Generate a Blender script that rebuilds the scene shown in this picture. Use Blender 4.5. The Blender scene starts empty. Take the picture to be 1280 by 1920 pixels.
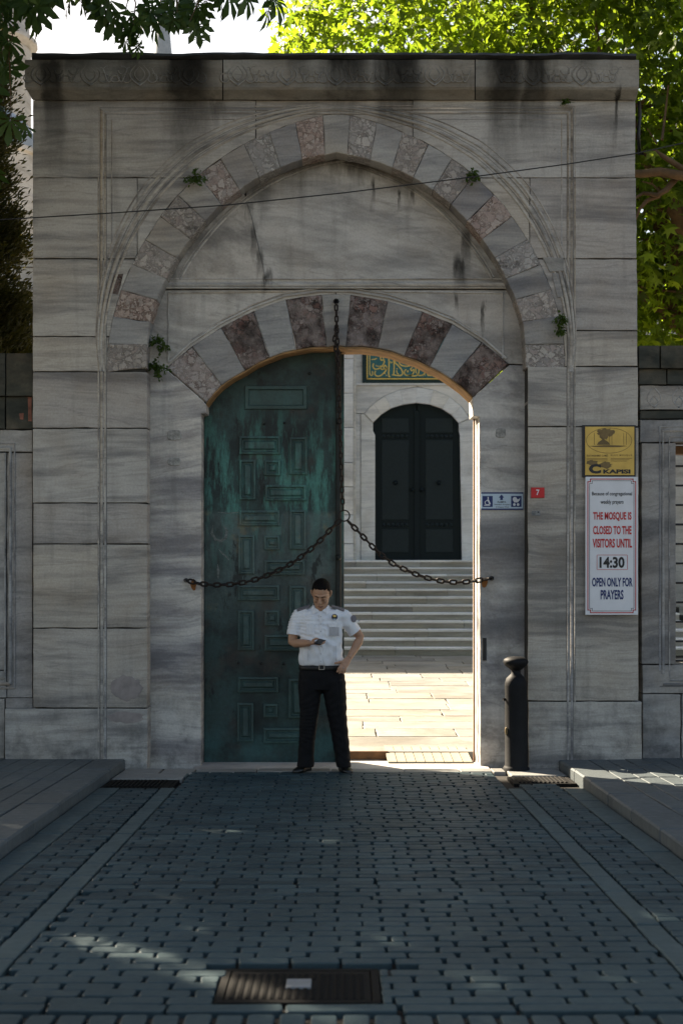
import bpy, bmesh, math, random
import numpy as np
from mathutils import Vector, Matrix, Euler
R = random.Random(7)
S = bpy.context.scene
COL = S.collection
# ------------------------------------------------------------------ camera
F, D, CZ, PITCH = 2667.0, 12.9, 1.974, math.atan(70/2667)
cam = bpy.data.cameras.new('camera'); camo = bpy.data.objects.new('camera', cam); COL.objects.link(camo)
cam.sensor_fit = 'VERTICAL'; cam.sensor_height = 36.0; cam.lens = F/1920*36
camo.location = (0, -D, CZ); camo.rotation_euler = (math.pi/2+PITCH, 0, 0)
cam.clip_end = 2000; cam.clip_start = 0.05
cam.dof.use_dof = True; cam.dof.focus_distance = 12.7; cam.dof.aperture_fstop = 3.2
S.camera = camo
# ------------------------------------------------------------------ sky, sun, exposure
SUN_EL, SUN_TX, SUN_TY = math.radians(35), 0.707, -0.707      # light travels towards +X -Y
w = bpy.data.worlds.new('World'); S.world = w; w.use_nodes = True
wn = w.node_tree; wn.nodes.clear()
sky = wn.nodes.new('ShaderNodeTexSky'); sky.sky_type = 'NISHITA'; sky.sun_disc = False
sky.sun_elevation = SUN_EL; sky.sun_rotation = math.atan2(-SUN_TX, -SUN_TY)
sky.air_density = 1.0; sky.dust_density = 2.5; sky.ozone_density = 1.0
bg = wn.nodes.new('ShaderNodeBackground'); bg.inputs[1].default_value = 0.06
wo = wn.nodes.new('ShaderNodeOutputWorld')
wn.links.new(sky.outputs[0], bg.inputs[0]); wn.links.new(bg.outputs[0], wo.inputs[0])
sl = bpy.data.lights.new('sun', 'SUN'); sl.energy = 5.0; sl.angle = math.radians(0.5); sl.color = (1, .95, .87)
so = bpy.data.objects.new('sun', sl); COL.objects.link(so)
so.rotation_euler = Vector((SUN_TX*math.cos(SUN_EL), SUN_TY*math.cos(SUN_EL), -math.sin(SUN_EL))).to_track_quat('-Z', 'Y').to_euler()
so.location = (-10, 10, 20)
S.view_settings.view_transform = 'Standard'; S.view_settings.look = 'None'
S.view_settings.use_white_balance = True; S.view_settings.white_balance_temperature = 7900; S.view_settings.white_balance_tint = 10
S.view_settings.exposure = 2.15; S.view_settings.gamma = 1.0; S.view_settings.use_curve_mapping = False
S.cycles.max_bounces = 8; S.cycles.transparent_max_bounces = 8
S.cycles.use_adaptive_sampling = True

# ------------------------------------------------------------------ pixel helpers (photo pixels -> metres on a plane Y = const)
CT, ST = math.cos(PITCH), math.sin(PITCH)
def P3(x, y, Y=0.0):
    u = (960-y)/F; v = (x-640)/F
    dy, dz = CT-u*ST, ST+u*CT
    t = (Y+D)/dy
    return Vector((v*t, Y, CZ+dz*t))
def P(x, y, Y=0.0):
    p = P3(x, y, Y); return (p.x, p.z)
def PX(x, Y=0.0, y=1000): return P(x, y, Y)[0]
def PZ(y, Y=0.0): return P(640, y, Y)[1]
SLOPE = 0.0431
def gz(Y): return -SLOPE*Y

# ------------------------------------------------------------------ object helpers
ORI = {}
def wori(o): return ORI.get(o.name, Vector((0, 0, 0))) if o else Vector((0, 0, 0))
def tag(o, label=None, cat=None, group=None, kind=None):
    if label: o['label'] = label
    if cat: o['category'] = cat
    if group: o['group'] = group
    if kind: o['kind'] = kind
    return o
def thing(name, loc, label, cat, group=None, kind=None):
    o = bpy.data.objects.new(name, None); COL.objects.link(o); o.location = loc; o.empty_display_size = .1
    ORI[o.name] = Vector(loc); return tag(o, label, cat, group, kind)
def link(name, me, parent=None, wloc=(0, 0, 0), rot=None):
    o = bpy.data.objects.new(name, me); COL.objects.link(o)
    o.location = Vector(wloc)-wori(parent)
    if rot is not None: o.rotation_euler = rot
    if parent: o.parent = parent
    ORI[o.name] = Vector(wloc); return o
def rough(pts, step=.09, amp=.0022, rr=R):
    out = []; n = len(pts)
    for i in range(n):
        a, b = pts[i], pts[(i+1) % n]
        L = math.hypot(b[0]-a[0], b[1]-a[1]); k = max(1, int(L/step))
        nx, nz = (-(b[1]-a[1])/max(L, 1e-6), (b[0]-a[0])/max(L, 1e-6))
        for j in range(k):
            t = j/k; o = rr.uniform(-amp, amp)*(1 if rr.random() > .08 else 3)
            out.append((a[0]+(b[0]-a[0])*t+nx*o, a[1]+(b[1]-a[1])*t+nz*o))
    return out
def area(p): return .5*sum(p[i][0]*p[(i+1) % len(p)][1]-p[(i+1) % len(p)][0]*p[i][1] for i in range(len(p)))
def inset(p, d):
    n = len(p); out = []
    for i in range(n):
        a, b, c = Vector(p[i-1]), Vector(p[i]), Vector(p[(i+1) % n])
        e1 = (b-a); e2 = (c-b)
        if e1.length < 1e-7 or e2.length < 1e-7: out.append(tuple(b)); continue
        e1.normalize(); e2.normalize()
        n1 = Vector((-e1.y, e1.x)); n2 = Vector((-e2.y, e2.x)); m = n1+n2
        if m.length < .3: m = n1
        m.normalize(); k = d/max(.5, m.dot(n1)); out.append((b.x+m.x*k, b.y+m.y*k))
    return out
class MB:
    def __init__(s): s.v = []; s.f = []; s.m = []; s.mi = 0
    def add(s, vs, fs):
        o = len(s.v); s.v += [tuple(q) for q in vs]; s.f += [tuple(i+o for i in f) for f in fs]; s.m += [s.mi]*len(fs)
    def prism(s, pts, yf, yb, bev=.006, axis='Y', back=True):
        """outline in (x,z); front faces -Y. axis 'Z': outline in (x,y), front (top) at yf, bottom at yb"""
        if area(pts) < 0: pts = pts[::-1]
        n = len(pts); ins = inset(pts, bev) if bev else pts
        if axis == 'Y':
            A = [(x, yf, z) for x, z in ins]; B = [(x, yf+bev, z) for x, z in pts]; C = [(x, yb, z) for x, z in pts]
        else:
            A = [(x, y, yf) for x, y in ins]; B = [(x, y, yf-bev) for x, y in pts]; C = [(x, y, yb) for x, y in pts]
        fs = [tuple(range(n))]
        rings = [A, B, C] if bev else [A, C]
        for r in range(len(rings)-1):
            for i in range(n):
                j = (i+1) % n
                fs.append((r*n+i, (r+1)*n+i, (r+1)*n+j, r*n+j))
        if back: fs.append(tuple(range((len(rings)-1)*n, len(rings)*n))[::-1])
        s.add(sum(rings, []), fs); return s
    def box(s, x0, x1, y0, y1, z0, z1, bev=0.0):
        return s.prism([(x0, z0), (x1, z0), (x1, z1), (x0, z1)], y0, y1, bev)
    def slab(s, x0, x1, y0, y1, zt, zb, bev=.006, slope=0.0):
        k = len(s.v); s.prism([(x0, y0), (x1, y0), (x1, y1), (x0, y1)], zt, zb, bev, 'Z')
        if slope: s.v[k:] = [(x, y, z+slope*y) for x, y, z in s.v[k:]]
        return s
    def tube(s, pts, rad, n=8, ell=None, up=(0, 0, 1), cap=True, closed=False):
        pts = [Vector(p) for p in pts]; k = len(pts)
        if not hasattr(rad, '__len__'): rad = [rad]*k
        rings = []; upv = Vector(up); prev = None
        for i, p in enumerate(pts):
            if closed: t = pts[(i+1) % k]-pts[i-1]
            else: t = pts[min(i+1, k-1)]-pts[max(i-1, 0)]
            t.normalize()
            a = prev if prev is not None else upv
            a = a-t*a.dot(t)
            if a.length < 1e-3: a = Vector((1, 0, 0))-t*t.x
            if a.length < 1e-3: a = Vector((0, 1, 0))
            a.normalize(); prev = a; b = t.cross(a)
            r = rad[i]; ra, rb = (r, r) if not hasattr(r, '__len__') else r
            rings.append([p+a*(ra*math.cos(2*math.pi*j/n))+b*(rb*math.sin(2*math.pi*j/n)) for j in range(n)])
        fs = []
        K = k if closed else k-1
        for i in range(K):
            for j in range(n):
                q = (i+1) % k
                fs.append((i*n+j, q*n+j, q*n+(j+1) % n, i*n+(j+1) % n)[::-1])
        if cap and not closed:
            fs.append(tuple(range(n))); fs.append(tuple(range((k-1)*n, k*n))[::-1])
        s.add(sum(rings, []), fs); return s
    def lathe(s, prof, c, n=24, cap=True):
        vs = []; fs = []
        for r, z in prof:
            vs += [(c[0]+r*math.cos(2*math.pi*j/n), c[1]+r*math.sin(2*math.pi*j/n), c[2]+z) for j in range(n)]
        for i in range(len(prof)-1):
            for j in range(n): fs.append((i*n+j, i*n+(j+1) % n, (i+1)*n+(j+1) % n, (i+1)*n+j))
        if cap: fs.append(tuple(range(n))[::-1]); fs.append(tuple(range((len(prof)-1)*n, len(prof)*n)))
        s.add(vs, fs); return s
    def ribbon(s, pts, wid, Y, th=.004, tip=.35):
        """flat stroke in the XZ plane with thickness th towards the viewer"""
        pts = [Vector(p) for p in pts]; k = len(pts); Lf = []; Rt = []
        for i, p in enumerate(pts):
            t = pts[min(i+1, k-1)]-pts[max(i-1, 0)]; t.normalize(); nn = Vector((-t.y, t.x))
            ww = wid*(.5 if 0 < i < k-1 else .5*tip)
            Lf.append(p+nn*ww); Rt.append(p-nn*ww)
        vs = [(q.x, Y-th, q.y) for q in Lf]+[(q.x, Y-th, q.y) for q in Rt]+[(q.x, Y, q.y) for q in Lf]+[(q.x, Y, q.y) for q in Rt]
        fs = []
        for i in range(k-1):
            fs += [(i, k+i, k+i+1, i+1), (2*k+i, i, i+1, 2*k+i+1), (k+i, 3*k+i, 3*k+i+1, k+i+1)]
        s.add(vs, fs); return s
    def mesh(s, mats, smooth=False, name='m', off=(0, 0, 0)):
        me = bpy.data.meshes.new(name)
        o = Vector(off); me.from_pydata([(a-o.x, b-o.y, c-o.z) for a, b, c in s.v], [], s.f)
        for mt in (mats if isinstance(mats, (list, tuple)) else [mats]): me.materials.append(mt)
        if any(s.m): me.polygons.foreach_set('material_index', s.m)
        if smooth: me.polygons.foreach_set('use_smooth', [True]*len(me.polygons))
        me.update(); return me
    def build(s, name, mats, parent=None, smooth=False, origin=None):
        a = np.array(s.v); lo, hi = a.min(0), a.max(0)
        o = Vector(origin) if origin is not None else Vector(((lo[0]+hi[0])/2, (lo[1]+hi[1])/2, lo[2]))
        return link(name, s.mesh(mats, smooth, name, o), parent, o)
def auto_smooth(o, ang=40):
    me = o.data; me.polygons.foreach_set('use_smooth', [True]*len(me.polygons))
    bm = bmesh.new(); bm.from_mesh(me); c = math.radians(ang)
    for e in bm.edges: e.smooth = not (len(e.link_faces) == 2 and e.calc_face_angle(0) > c)
    bm.to_mesh(me); bm.free(); return o
def fast_mesh(name, V, Fc, mat, smooth=False):
    me = bpy.data.meshes.new(name); k = Fc.shape[1]
    me.vertices.add(len(V)); me.vertices.foreach_set('co', V.astype(np.float32).ravel())
    me.loops.add(Fc.size); me.loops.foreach_set('vertex_index', Fc.astype(np.int32).ravel())
    me.polygons.add(len(Fc)); me.polygons.foreach_set('loop_start', (np.arange(len(Fc))*k).astype(np.int32))
    me.polygons.foreach_set('loop_total', np.full(len(Fc), k, np.int32))
    me.update(calc_edges=True); me.validate(); me.materials.append(mat)
    if smooth: me.polygons.foreach_set('use_smooth', [True]*len(me.polygons))
    return me
def text_mesh(body, bold=0.0, space=1.0):
    c = bpy.data.curves.new('t', 'FONT'); c.body = body; c.offset = bold; c.space_character = space; c.resolution_u = 3
    o = bpy.data.objects.new('t', c); COL.objects.link(o)
    dg = bpy.context.evaluated_depsgraph_get(); me = bpy.data.meshes.new_from_object(o.evaluated_get(dg))
    bpy.data.objects.remove(o); bpy.data.curves.remove(c)
    v = np.zeros(len(me.vertices)*3); me.vertices.foreach_get('co', v); v = v.reshape(-1, 3)
    fs = [tuple(p.vertices) for p in me.polygons]; bpy.data.meshes.remove(me); return v, fs
def lettering(body, box, Y, mat, parent, bold=0.02, name='lettering', space=1.0):
    """text stretched into the photo box (x0,y0,x1,y1) on plane Y"""
    v, fs = text_mesh(body, bold, space); lo, hi = v.min(0), v.max(0)
    (X0, Z1), (X1, Z0) = P(box[0], box[1], Y), P(box[2], box[3], Y)
    X = X0+(v[:, 0]-lo[0])/(hi[0]-lo[0])*(X1-X0); Z = Z0+(v[:, 1]-lo[1])/(hi[1]-lo[1])*(Z1-Z0)
    m = MB(); m.add(np.stack([X, np.full(len(X), Y), Z], 1).tolist(), fs); return m.build(name, mat, parent)
# ------------------------------------------------------------------ materials
class NT:
    def __init__(s, name):
        s.mat = bpy.data.materials.new(name); s.mat.use_nodes = True; s.t = s.mat.node_tree; s.t.nodes.clear()
        s.o = s.t.nodes.new('ShaderNodeOutputMaterial')
    def n(s, typ, ins=None, **pr):
        nd = s.t.nodes.new('ShaderNode'+typ)
        for k, v in pr.items(): setattr(nd, k, v)
        for k, v in (ins or {}).items():
            if hasattr(v, 'is_output') or isinstance(v, bpy.types.NodeSocket): s.t.links.new(v, nd.inputs[k])
            else:
                sk = nd.inputs[k]
                if sk.type == 'RGBA' and len(v) == 3: v = (*v, 1)
                sk.default_value = v
        return nd
    def math(s, op, a, b=0.0, c=0.0, clamp=False): return s.n('Math', {0: a, 1: b, 2: c}, operation=op, use_clamp=clamp).outputs[0]
    def vmath(s, op, a, b=(0, 0, 0)): return s.n('VectorMath', {0: a, 1: b}, operation=op).outputs[0]
    def pos(s): return s.n('NewGeometry').outputs['Position']
    def obj(s): return s.n('TexCoord').outputs['Object']
    def rnd(s): return s.n('ObjectInfo').outputs['Random']
    def island(s): return s.n('NewGeometry').outputs['Random Per Island']
    def comb(s, x, y, z): return s.n('CombineXYZ', {0: x, 1: y, 2: z}).outputs[0]
    def sep(s, v): return s.n('SeparateXYZ', {0: v}).outputs
    def jit(s, v, k=23.0):
        r = s.math('MULTIPLY', s.rnd(), k); return s.vmath('ADD', v, s.comb(r, s.math('MULTIPLY', r, 1.7), s.math('MULTIPLY', r, 2.3)))
    def mapp(s, v, rot=(0, 0, 0), scale=(1, 1, 1)): return s.n('Mapping', {'Vector': v, 'Rotation': rot, 'Scale': scale}).outputs[0]
    def noise(s, v, scale, detail=4, rough=.55, dist=0.0): return s.n('TexNoise', {'Vector': v, 'Scale': scale, 'Detail': detail, 'Roughness': rough, 'Distortion': dist}).outputs[0]
    def vor(s, v, scale, feature='F1', out=0, rand=1.0): return s.n('TexVoronoi', {'Vector': v, 'Scale': scale, 'Randomness': rand}, feature=feature).outputs[out]
    def ramp(s, f, stops, interp='LINEAR'):
        nd = s.n('ValToRGB', {0: f}); e = nd.color_ramp; e.interpolation = interp
        while len(e.elements) < len(stops): e.elements.new(.5)
        for el, (p, c) in zip(e.elements, stops):
            el.position = p; el.color = (c, c, c, 1) if not hasattr(c, '__len__') else (*c, 1)
        return nd.outputs[0]
    def mix(s, f, a, b, mode='MIX'):
        nd = s.n('Mix', {}, data_type='RGBA', blend_type=mode)
        for k, v in ((0, f), (6, a), (7, b)):
            if isinstance(v, bpy.types.NodeSocket): s.t.links.new(v, nd.inputs[k])
            else: nd.inputs[k].default_value = v if k == 0 else (*v, 1)
        return nd.outputs[2]
    def bump(s, h, st=.4, d=.01): return s.n('Bump', {'Height': h, 'Strength': st, 'Distance': d}).outputs[0]
    def bsdf(s, col, rough=.7, nrm=None, metal=0.0, spec=.35, **kw):
        ins = {'Base Color': col, 'Roughness': rough, 'Metallic': metal, 'Specular IOR Level': spec}; ins.update(kw)
        if nrm is not None: ins['Normal'] = nrm
        return s.n('BsdfPrincipled', ins).outputs[0]
    def out(s, sh): s.t.links.new(sh, s.o.inputs[0]); return s.mat
def lerp3(a, b, t): return tuple(x+(y-x)*t for x, y in zip(a, b))
def simple(name, col, rough=.6, metal=0.0, var=.25, scale=18, bump=.15, spec=.35):
    t = NT(name); p = t.obj(); f = t.noise(p, scale, 5)
    c = t.mix(t.ramp(f, [(.3, 0), (.7, 1)]), lerp3(col, (0, 0, 0), var), tuple(min(.95, k*(1+var*.5)) for k in col))
    return t.out(t.bsdf(c, t.math('MULTIPLY_ADD', f, .25, rough-.12), t.bump(t.noise(p, scale*4, 4), bump, .004), metal, spec))

# dark run-off stains of the gate: (x px, half width px, top y px, bottom y px, strength)
STAINS = [(98, 24, 120, 350, .85), (352, 46, 95, 330, 1.0), (250, 30, 100, 172, .6), (150, 24, 95, 160, .5), (648, 46, 95, 225, 1.0), (560, 20, 95, 165, .5), (748, 48, 95, 290, 1.0),
          (945, 34, 95, 330, 1.0), (1002, 28, 95, 300, .95), (1090, 26, 95, 175, .5), (1157, 5, 180, 272, .95), (400, 26, 185, 235, .6), (840, 14, 95, 160, .4)]
def marble(name, dark, mid, light, rot=0.0, stretch=7.0, stain=False, grime=True, warm=(.30, .235, .17), vein=1.0, tintamp=.16):
    t = NT(name); wp = t.pos(); p = t.jit(wp)
    q = t.mapp(p, t.comb(0, t.math('MULTIPLY_ADD', t.rnd(), .5, rot-.25), 0), (.55, .55, stretch*.55))
    ds = t.noise(p, .8, 2); q2 = t.vmath('ADD', q, t.comb(0, 0, t.math('MULTIPLY', ds, .6)))
    v1 = t.noise(q2, 1.0, 6, .62); v2 = t.noise(t.mapp(q2, (0, 0, 0), (1, 1, 3.2)), 1.6, 5, .6)
    f = t.math('ADD', t.math('MULTIPLY', v1, .65), t.math('MULTIPLY', v2, .35))
    c = t.ramp(f, [(.33, lerp3(dark, (0, 0, 0), .2)), (.42, lerp3(dark, mid, .15)), (.49, mid), (.56, lerp3(mid, light, .8)), (.63, mid), (.72, light)])
    rd = t.math('ABSOLUTE', t.math('SUBTRACT', t.noise(t.mapp(q2, (0, 0, 0), (.8, .8, 1.6)), 1.1, 5, .55), .5)); c = t.mix(t.math('MULTIPLY', t.ramp(rd, [(.0, 1), (.016, 0)]), .3), c, lerp3(dark, (0, 0, 0), .35))
    c = t.mix(1-vein if vein < 1 else 0.0, c, mid)
    bl = t.noise(p, 2.1, 4, .6); c = t.mix(t.math('MULTIPLY', t.ramp(bl, [(.45, 0), (.75, 1)]), .35), c, warm)
    fine = t.noise(wp, 55, 5, .65); c = t.mix(.28, c, t.ramp(fine, [(.25, .25), (.75, .78)]), 'OVERLAY')
    hv = t.ramp(t.rnd(), [(0, (1-tintamp, 1-tintamp, 1-tintamp*.8)), (.35, (1.0, .97, .93)), (.7, (.95, .97, 1.0)), (1, (1, 1, 1))])
    c = t.mix(1.0, c, hv, 'MULTIPLY')
    pits = t.ramp(t.noise(wp, 26, 3, .7), [(.66, 0), (.74, 1)]); c = t.mix(t.math('MULTIPLY', pits, .35), c, (.07, .065, .06))
    x, y, z = t.sep(wp)
    nz = t.noise(t.mapp(wp, (0, 0, 0), (5, 5, .9)), 1.5, 5, .65)
    if grime:
        g = t.n('MapRange', {0: z, 1: 1.15, 2: .0, 3: 0.0, 4: 1.0}).outputs[0]
        g = t.math('MULTIPLY', g, t.ramp(t.noise(wp, 4.0, 6, .7), [(.46, 0), (.66, 1)])); c = t.mix(t.math('MULTIPLY', g, .7), c, (.055, .055, .055))
        u = t.ramp(t.noise(t.mapp(wp, (0, 0, 0), (3.0, 3.0, .35)), 2.0, 5, .6), [(.55, 0), (.8, 1)]); c = t.mix(t.math('MULTIPLY', u, .45), c, (.10, .095, .085))
    if stain:
        acc = None
        for (sx, hw, y0, y1, st) in (STAINS if stain is True else stain):
            X0 = PX(sx); H = hw/207; Z1 = PZ(y0); Z0 = PZ(y1)
            dx = t.math('ABSOLUTE', t.math('ADD', t.math('SUBTRACT', x, X0), t.math('MULTIPLY_ADD', nz, .16, -.08)))
            fx = t.n('MapRange', {0: dx, 1: H*1.3, 2: H*.45, 3: 0.0, 4: st}, interpolation_type='SMOOTHSTEP').outputs[0]
            fz = t.n('MapRange', {0: t.math('ADD', z, t.math('MULTIPLY_ADD', nz, .7, -.35)), 1: Z0, 2: Z0+(Z1-Z0)*.8, 3: 0.0, 4: 1.0}).outputs[0]
            m = t.math('MULTIPLY', fx, fz)
            if y0 > 100: m = t.math('MULTIPLY', m, t.n('MapRange', {0: t.math('ADD', z, t.math('MULTIPLY_ADD', nz, .3, -.15)), 1: Z1+.05, 2: Z1-.04, 3: 0.0, 4: 1.0}).outputs[0])
            acc = m if acc is None else t.math('MAXIMUM', acc, m)
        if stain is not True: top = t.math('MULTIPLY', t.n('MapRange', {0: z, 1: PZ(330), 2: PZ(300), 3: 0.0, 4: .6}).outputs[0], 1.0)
        else: top = t.n('MapRange', {0: z, 1: PZ(360), 2: PZ(120), 3: 0.0, 4: .45}).outputs[0]
        c = t.mix(t.math('MULTIPLY', top, t.ramp(t.noise(wp, 1.6, 5, .65), [(.36, .05), (.66, .85)])), c, (.095, .085, .068)); acc = t.math('MAXIMUM', acc, t.math('MULTIPLY', t.math('MULTIPLY', top, t.ramp(nz, [(.57, 0), (.68, 1)])), .6))
        gr = t.ramp(t.noise(wp, 9, 5, .7), [(.3, .88), (.7, 1.0)])
        c = t.mix(t.math('MULTIPLY', acc, gr), c, (.009, .008, .0065))
    h = t.math('ADD', t.math('MULTIPLY', fine, .5), t.math('MULTIPLY', t.noise(wp, 9, 4, .6), .9))
    h = t.math('SUBTRACT', h, t.math('MULTIPLY', pits, .5))
    return t.out(t.bsdf(c, t.math('MULTIPLY_ADD', fine, .2, .58), t.bump(h, .5, .008), spec=.1))
G_D, G_M, G_L = (.205, .196, .190), (.350, .330, .305), (.475, .445, .405)
M_GATE = marble('grey veined marble', G_D, G_M, G_L, .03, 6, stain=True)
M_JAMB = marble('jamb marble', (.21, .205, .22), (.39, .378, .378), (.62, .60, .57), .45, 4.5, tintamp=.05)
M_JAMB2 = marble('steep veined marble', (.21, .205, .21), (.38, .368, .358), (.60, .58, .55), -1.2, 4.5, tintamp=.05)
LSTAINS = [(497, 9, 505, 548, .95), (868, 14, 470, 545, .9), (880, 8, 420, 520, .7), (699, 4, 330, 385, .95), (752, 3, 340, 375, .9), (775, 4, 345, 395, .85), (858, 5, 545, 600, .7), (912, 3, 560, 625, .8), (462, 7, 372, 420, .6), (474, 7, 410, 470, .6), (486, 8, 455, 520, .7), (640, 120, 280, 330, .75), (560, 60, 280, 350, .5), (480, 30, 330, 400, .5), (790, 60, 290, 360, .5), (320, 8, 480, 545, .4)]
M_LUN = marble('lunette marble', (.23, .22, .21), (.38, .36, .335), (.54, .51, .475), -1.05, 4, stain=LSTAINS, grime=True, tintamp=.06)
M_VOUS = marble('voussoir marble', (.17, .17, .18), (.275, .27, .265), (.38, .37, .35), .5, 5, grime=False)
M_WALL = marble('side wall marble', (.18, .175, .175), (.29, .28, .27), (.40, .385, .365), 1.2, 5, grime=True)
M_CORN = marble('weathered cornice marble', (.14, .138, .13), (.23, .225, .21), (.32, .31, .29), .0, 3, stain=True)
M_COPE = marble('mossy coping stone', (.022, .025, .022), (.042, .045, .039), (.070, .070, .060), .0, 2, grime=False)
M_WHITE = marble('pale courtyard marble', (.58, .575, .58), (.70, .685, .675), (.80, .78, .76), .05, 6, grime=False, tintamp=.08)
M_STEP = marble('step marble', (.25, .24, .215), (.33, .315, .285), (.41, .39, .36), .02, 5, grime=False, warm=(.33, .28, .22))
M_COURT = marble('courtyard limestone', (.19, .18, .16), (.26, .252, .232), (.30, .292, .272), .0, 9, grime=False, warm=(.19, .155, .115))
M_SILL = marble('worn threshold marble', (.30, .29, .28), (.42, .40, .38), (.52, .50, .47), .0, 4, grime=False)
M_BLDG = marble('mosque stone', (.36, .35, .33), (.46, .44, .42), (.55, .53, .50), .0, 4, grime=False)
def breccia(name, cols, matrix, crust=.2):
    t = NT(name); wp = t.pos(); p = t.jit(wp, 11.0)
    wv = t.vmath('ADD', p, t.n('VectorMath', {0: t.n('TexNoise', {'Vector': p, 'Scale': 14.0, 'Detail': 4.0}).outputs[1], 1: (.07, .07, .07)}, operation='MULTIPLY').outputs[0])
    def peb(scale, lo, hi):
        cell = t.sep(t.vor(wv, scale, 'F1', 1)); edge = t.vor(wv, scale, 'DISTANCE_TO_EDGE', 0)
        th = t.math('MULTIPLY_ADD', cell[1], hi-lo, lo)
        return cell[0], t.n('MapRange', {0: edge, 1: th, 2: t.math('ADD', th, .05), 3: 0.0, 4: 1.0}).outputs[0]
    st = [(i/len(cols), k) for i, k in enumerate(cols)]
    r1, m1 = peb(17, .0, .22); r2, m2 = peb(44, .0, .25)
    c = t.mix(m2, matrix, t.ramp(r2, st, 'CONSTANT')); c = t.mix(m1, c, t.ramp(r1, st, 'CONSTANT'))
    n0 = t.noise(p, 3.4, 6, .75); cr = t.ramp(n0, [(.62-crust*.45, 0), (.72-crust*.40, 1)]); c = t.mix(t.math('MULTIPLY', cr, .85), c, (.030, .026, .024))
    fd = t.ramp(t.noise(p, 7, 4, .6), [(.4, 0), (.65, .65)]); c = t.mix(fd, c, lerp3(cols[0], cols[2], .5))
    tv = t.ramp(t.rnd(), [(0, (.80, .78, .78)), (.5, (1, .95, .93)), (1, (.95, .97, 1))]); c = t.mix(1.0, c, tv, 'MULTIPLY')
    fine = t.noise(wp, 70, 5, .7); c = t.mix(.35, c, t.ramp(fine, [(.25, .2), (.75, .8)]), 'OVERLAY')
    h = t.math('ADD', t.math('MULTIPLY', m1, .5), t.math('ADD', t.math('MULTIPLY', m2, .4), t.math('ADD', t.math('MULTIPLY', fine, .5), t.math('MULTIPLY', cr, -.6))))
    return t.out(t.bsdf(c, .75, t.bump(h, .7, .012), spec=.1))
M_BREC = breccia('grey breccia', [(.36, .34, .32), (.43, .41, .38), (.27, .255, .245), (.34, .30, .28), (.47, .44, .41)], (.20, .185, .17), .10)
M_BREC_D = breccia('red crusted breccia', [(.27, .22, .21), (.24, .15, .13), (.33, .29, .27), (.17, .10, .09), (.22, .18, .17)], (.07, .05, .045), .42)
M_PINK = breccia('pink breccia', [(.40, .34, .31), (.36, .29, .265), (.45, .40, .37), (.28, .21, .185), (.34, .31, .29)], (.17, .13, .115), .06)
M_MORTAR = simple('dark mortar', (.035, .033, .03), .9)
M_MORTAR2 = simple('dark groove strip', (.15, .142, .135), .9); M_SCUFF = simple('scuffed paint', (.16, .18, .17), .8, 0, .7, 40, .3)
M_OCHRE = simple('ochre stained soffit', (.30, .175, .08), .8, 0, .45, 7, .5)
M_LEAD = simple('lead flashing', (.035, .037, .04), .55, 0, .4, 6, .4)
M_PATCH = simple('plaster repair', (.33, .32, .30), .9, 0, .5, 30, .5)
M_PINKPL = simple('faded pink plaster', (.275, .24, .23), .9, 0, .3, 10, .3)
M_REDPL = simple('brick red plaster trace', (.24, .10, .075), .9, 0, .5, 12, .4)
def paver(name, a, b):
    t = NT(name); p = t.pos(); r = t.island()
    c = t.ramp(r, [(0, a), (.45, lerp3(a, b, .5)), (.8, b), (1, lerp3(a, b, .3))])
    n1 = t.noise(p, 1.1, 4, .6); c = t.mix(t.math('MULTIPLY', t.ramp(n1, [(.35, 0), (.7, 1)]), .55), c, lerp3(a, (0, 0, 0), .35))
    f = t.noise(p, 90, 4, .7); c = t.mix(.35, c, t.ramp(f, [(.25, .2), (.75, .8)]), 'OVERLAY')
    n2 = t.noise(p, 14, 5, .65)
    return t.out(t.bsdf(c, t.math('MULTIPLY_ADD', n2, .4, .32), t.bump(t.math('ADD', f, t.math('MULTIPLY', n2, 1.5)), .35, .006), spec=.28))
M_PAVE = paver('basalt setts', (.017, .036, .044), (.046, .080, .089))
M_BAND = paver('andesite band slabs', (.038, .066, .072), (.064, .098, .104))
M_WALK = paver('pavement slabs', (.060, .076, .082), (.100, .118, .124))
M_KERB = paver('granite kerb', (.070, .084, .090), (.105, .120, .124))
M_APRON = paver('pale apron slabs', (.20, .20, .19), (.27, .265, .25))
M_BED = simple('joint dirt', (.022, .018, .014), .95, 0, .5, 20, .5)
M_GROUND = simple('bare ground', (.16, .14, .11), .95)
M_IRON = simple('black painted iron', (.008, .008, .009), .5, .0, .5, 25, .25, .5)
M_RUST = simple('rusty chain iron', (.020, .012, .009), .6, .2, .6, 60, .5)
M_RUSTP = simple('rust stain', (.28, .11, .035), .9)
M_BOLL = simple('bollard paint', (.010, .010, .011), .6, .0, .4, 9, .2, .15)
M_STEEL = simple('worn cast iron cover', (.010, .009, .008), .72, .0, .5, 40, .6, .12)
M_PLATE = simple('pale plate', (.20, .21, .215), .5)
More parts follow.
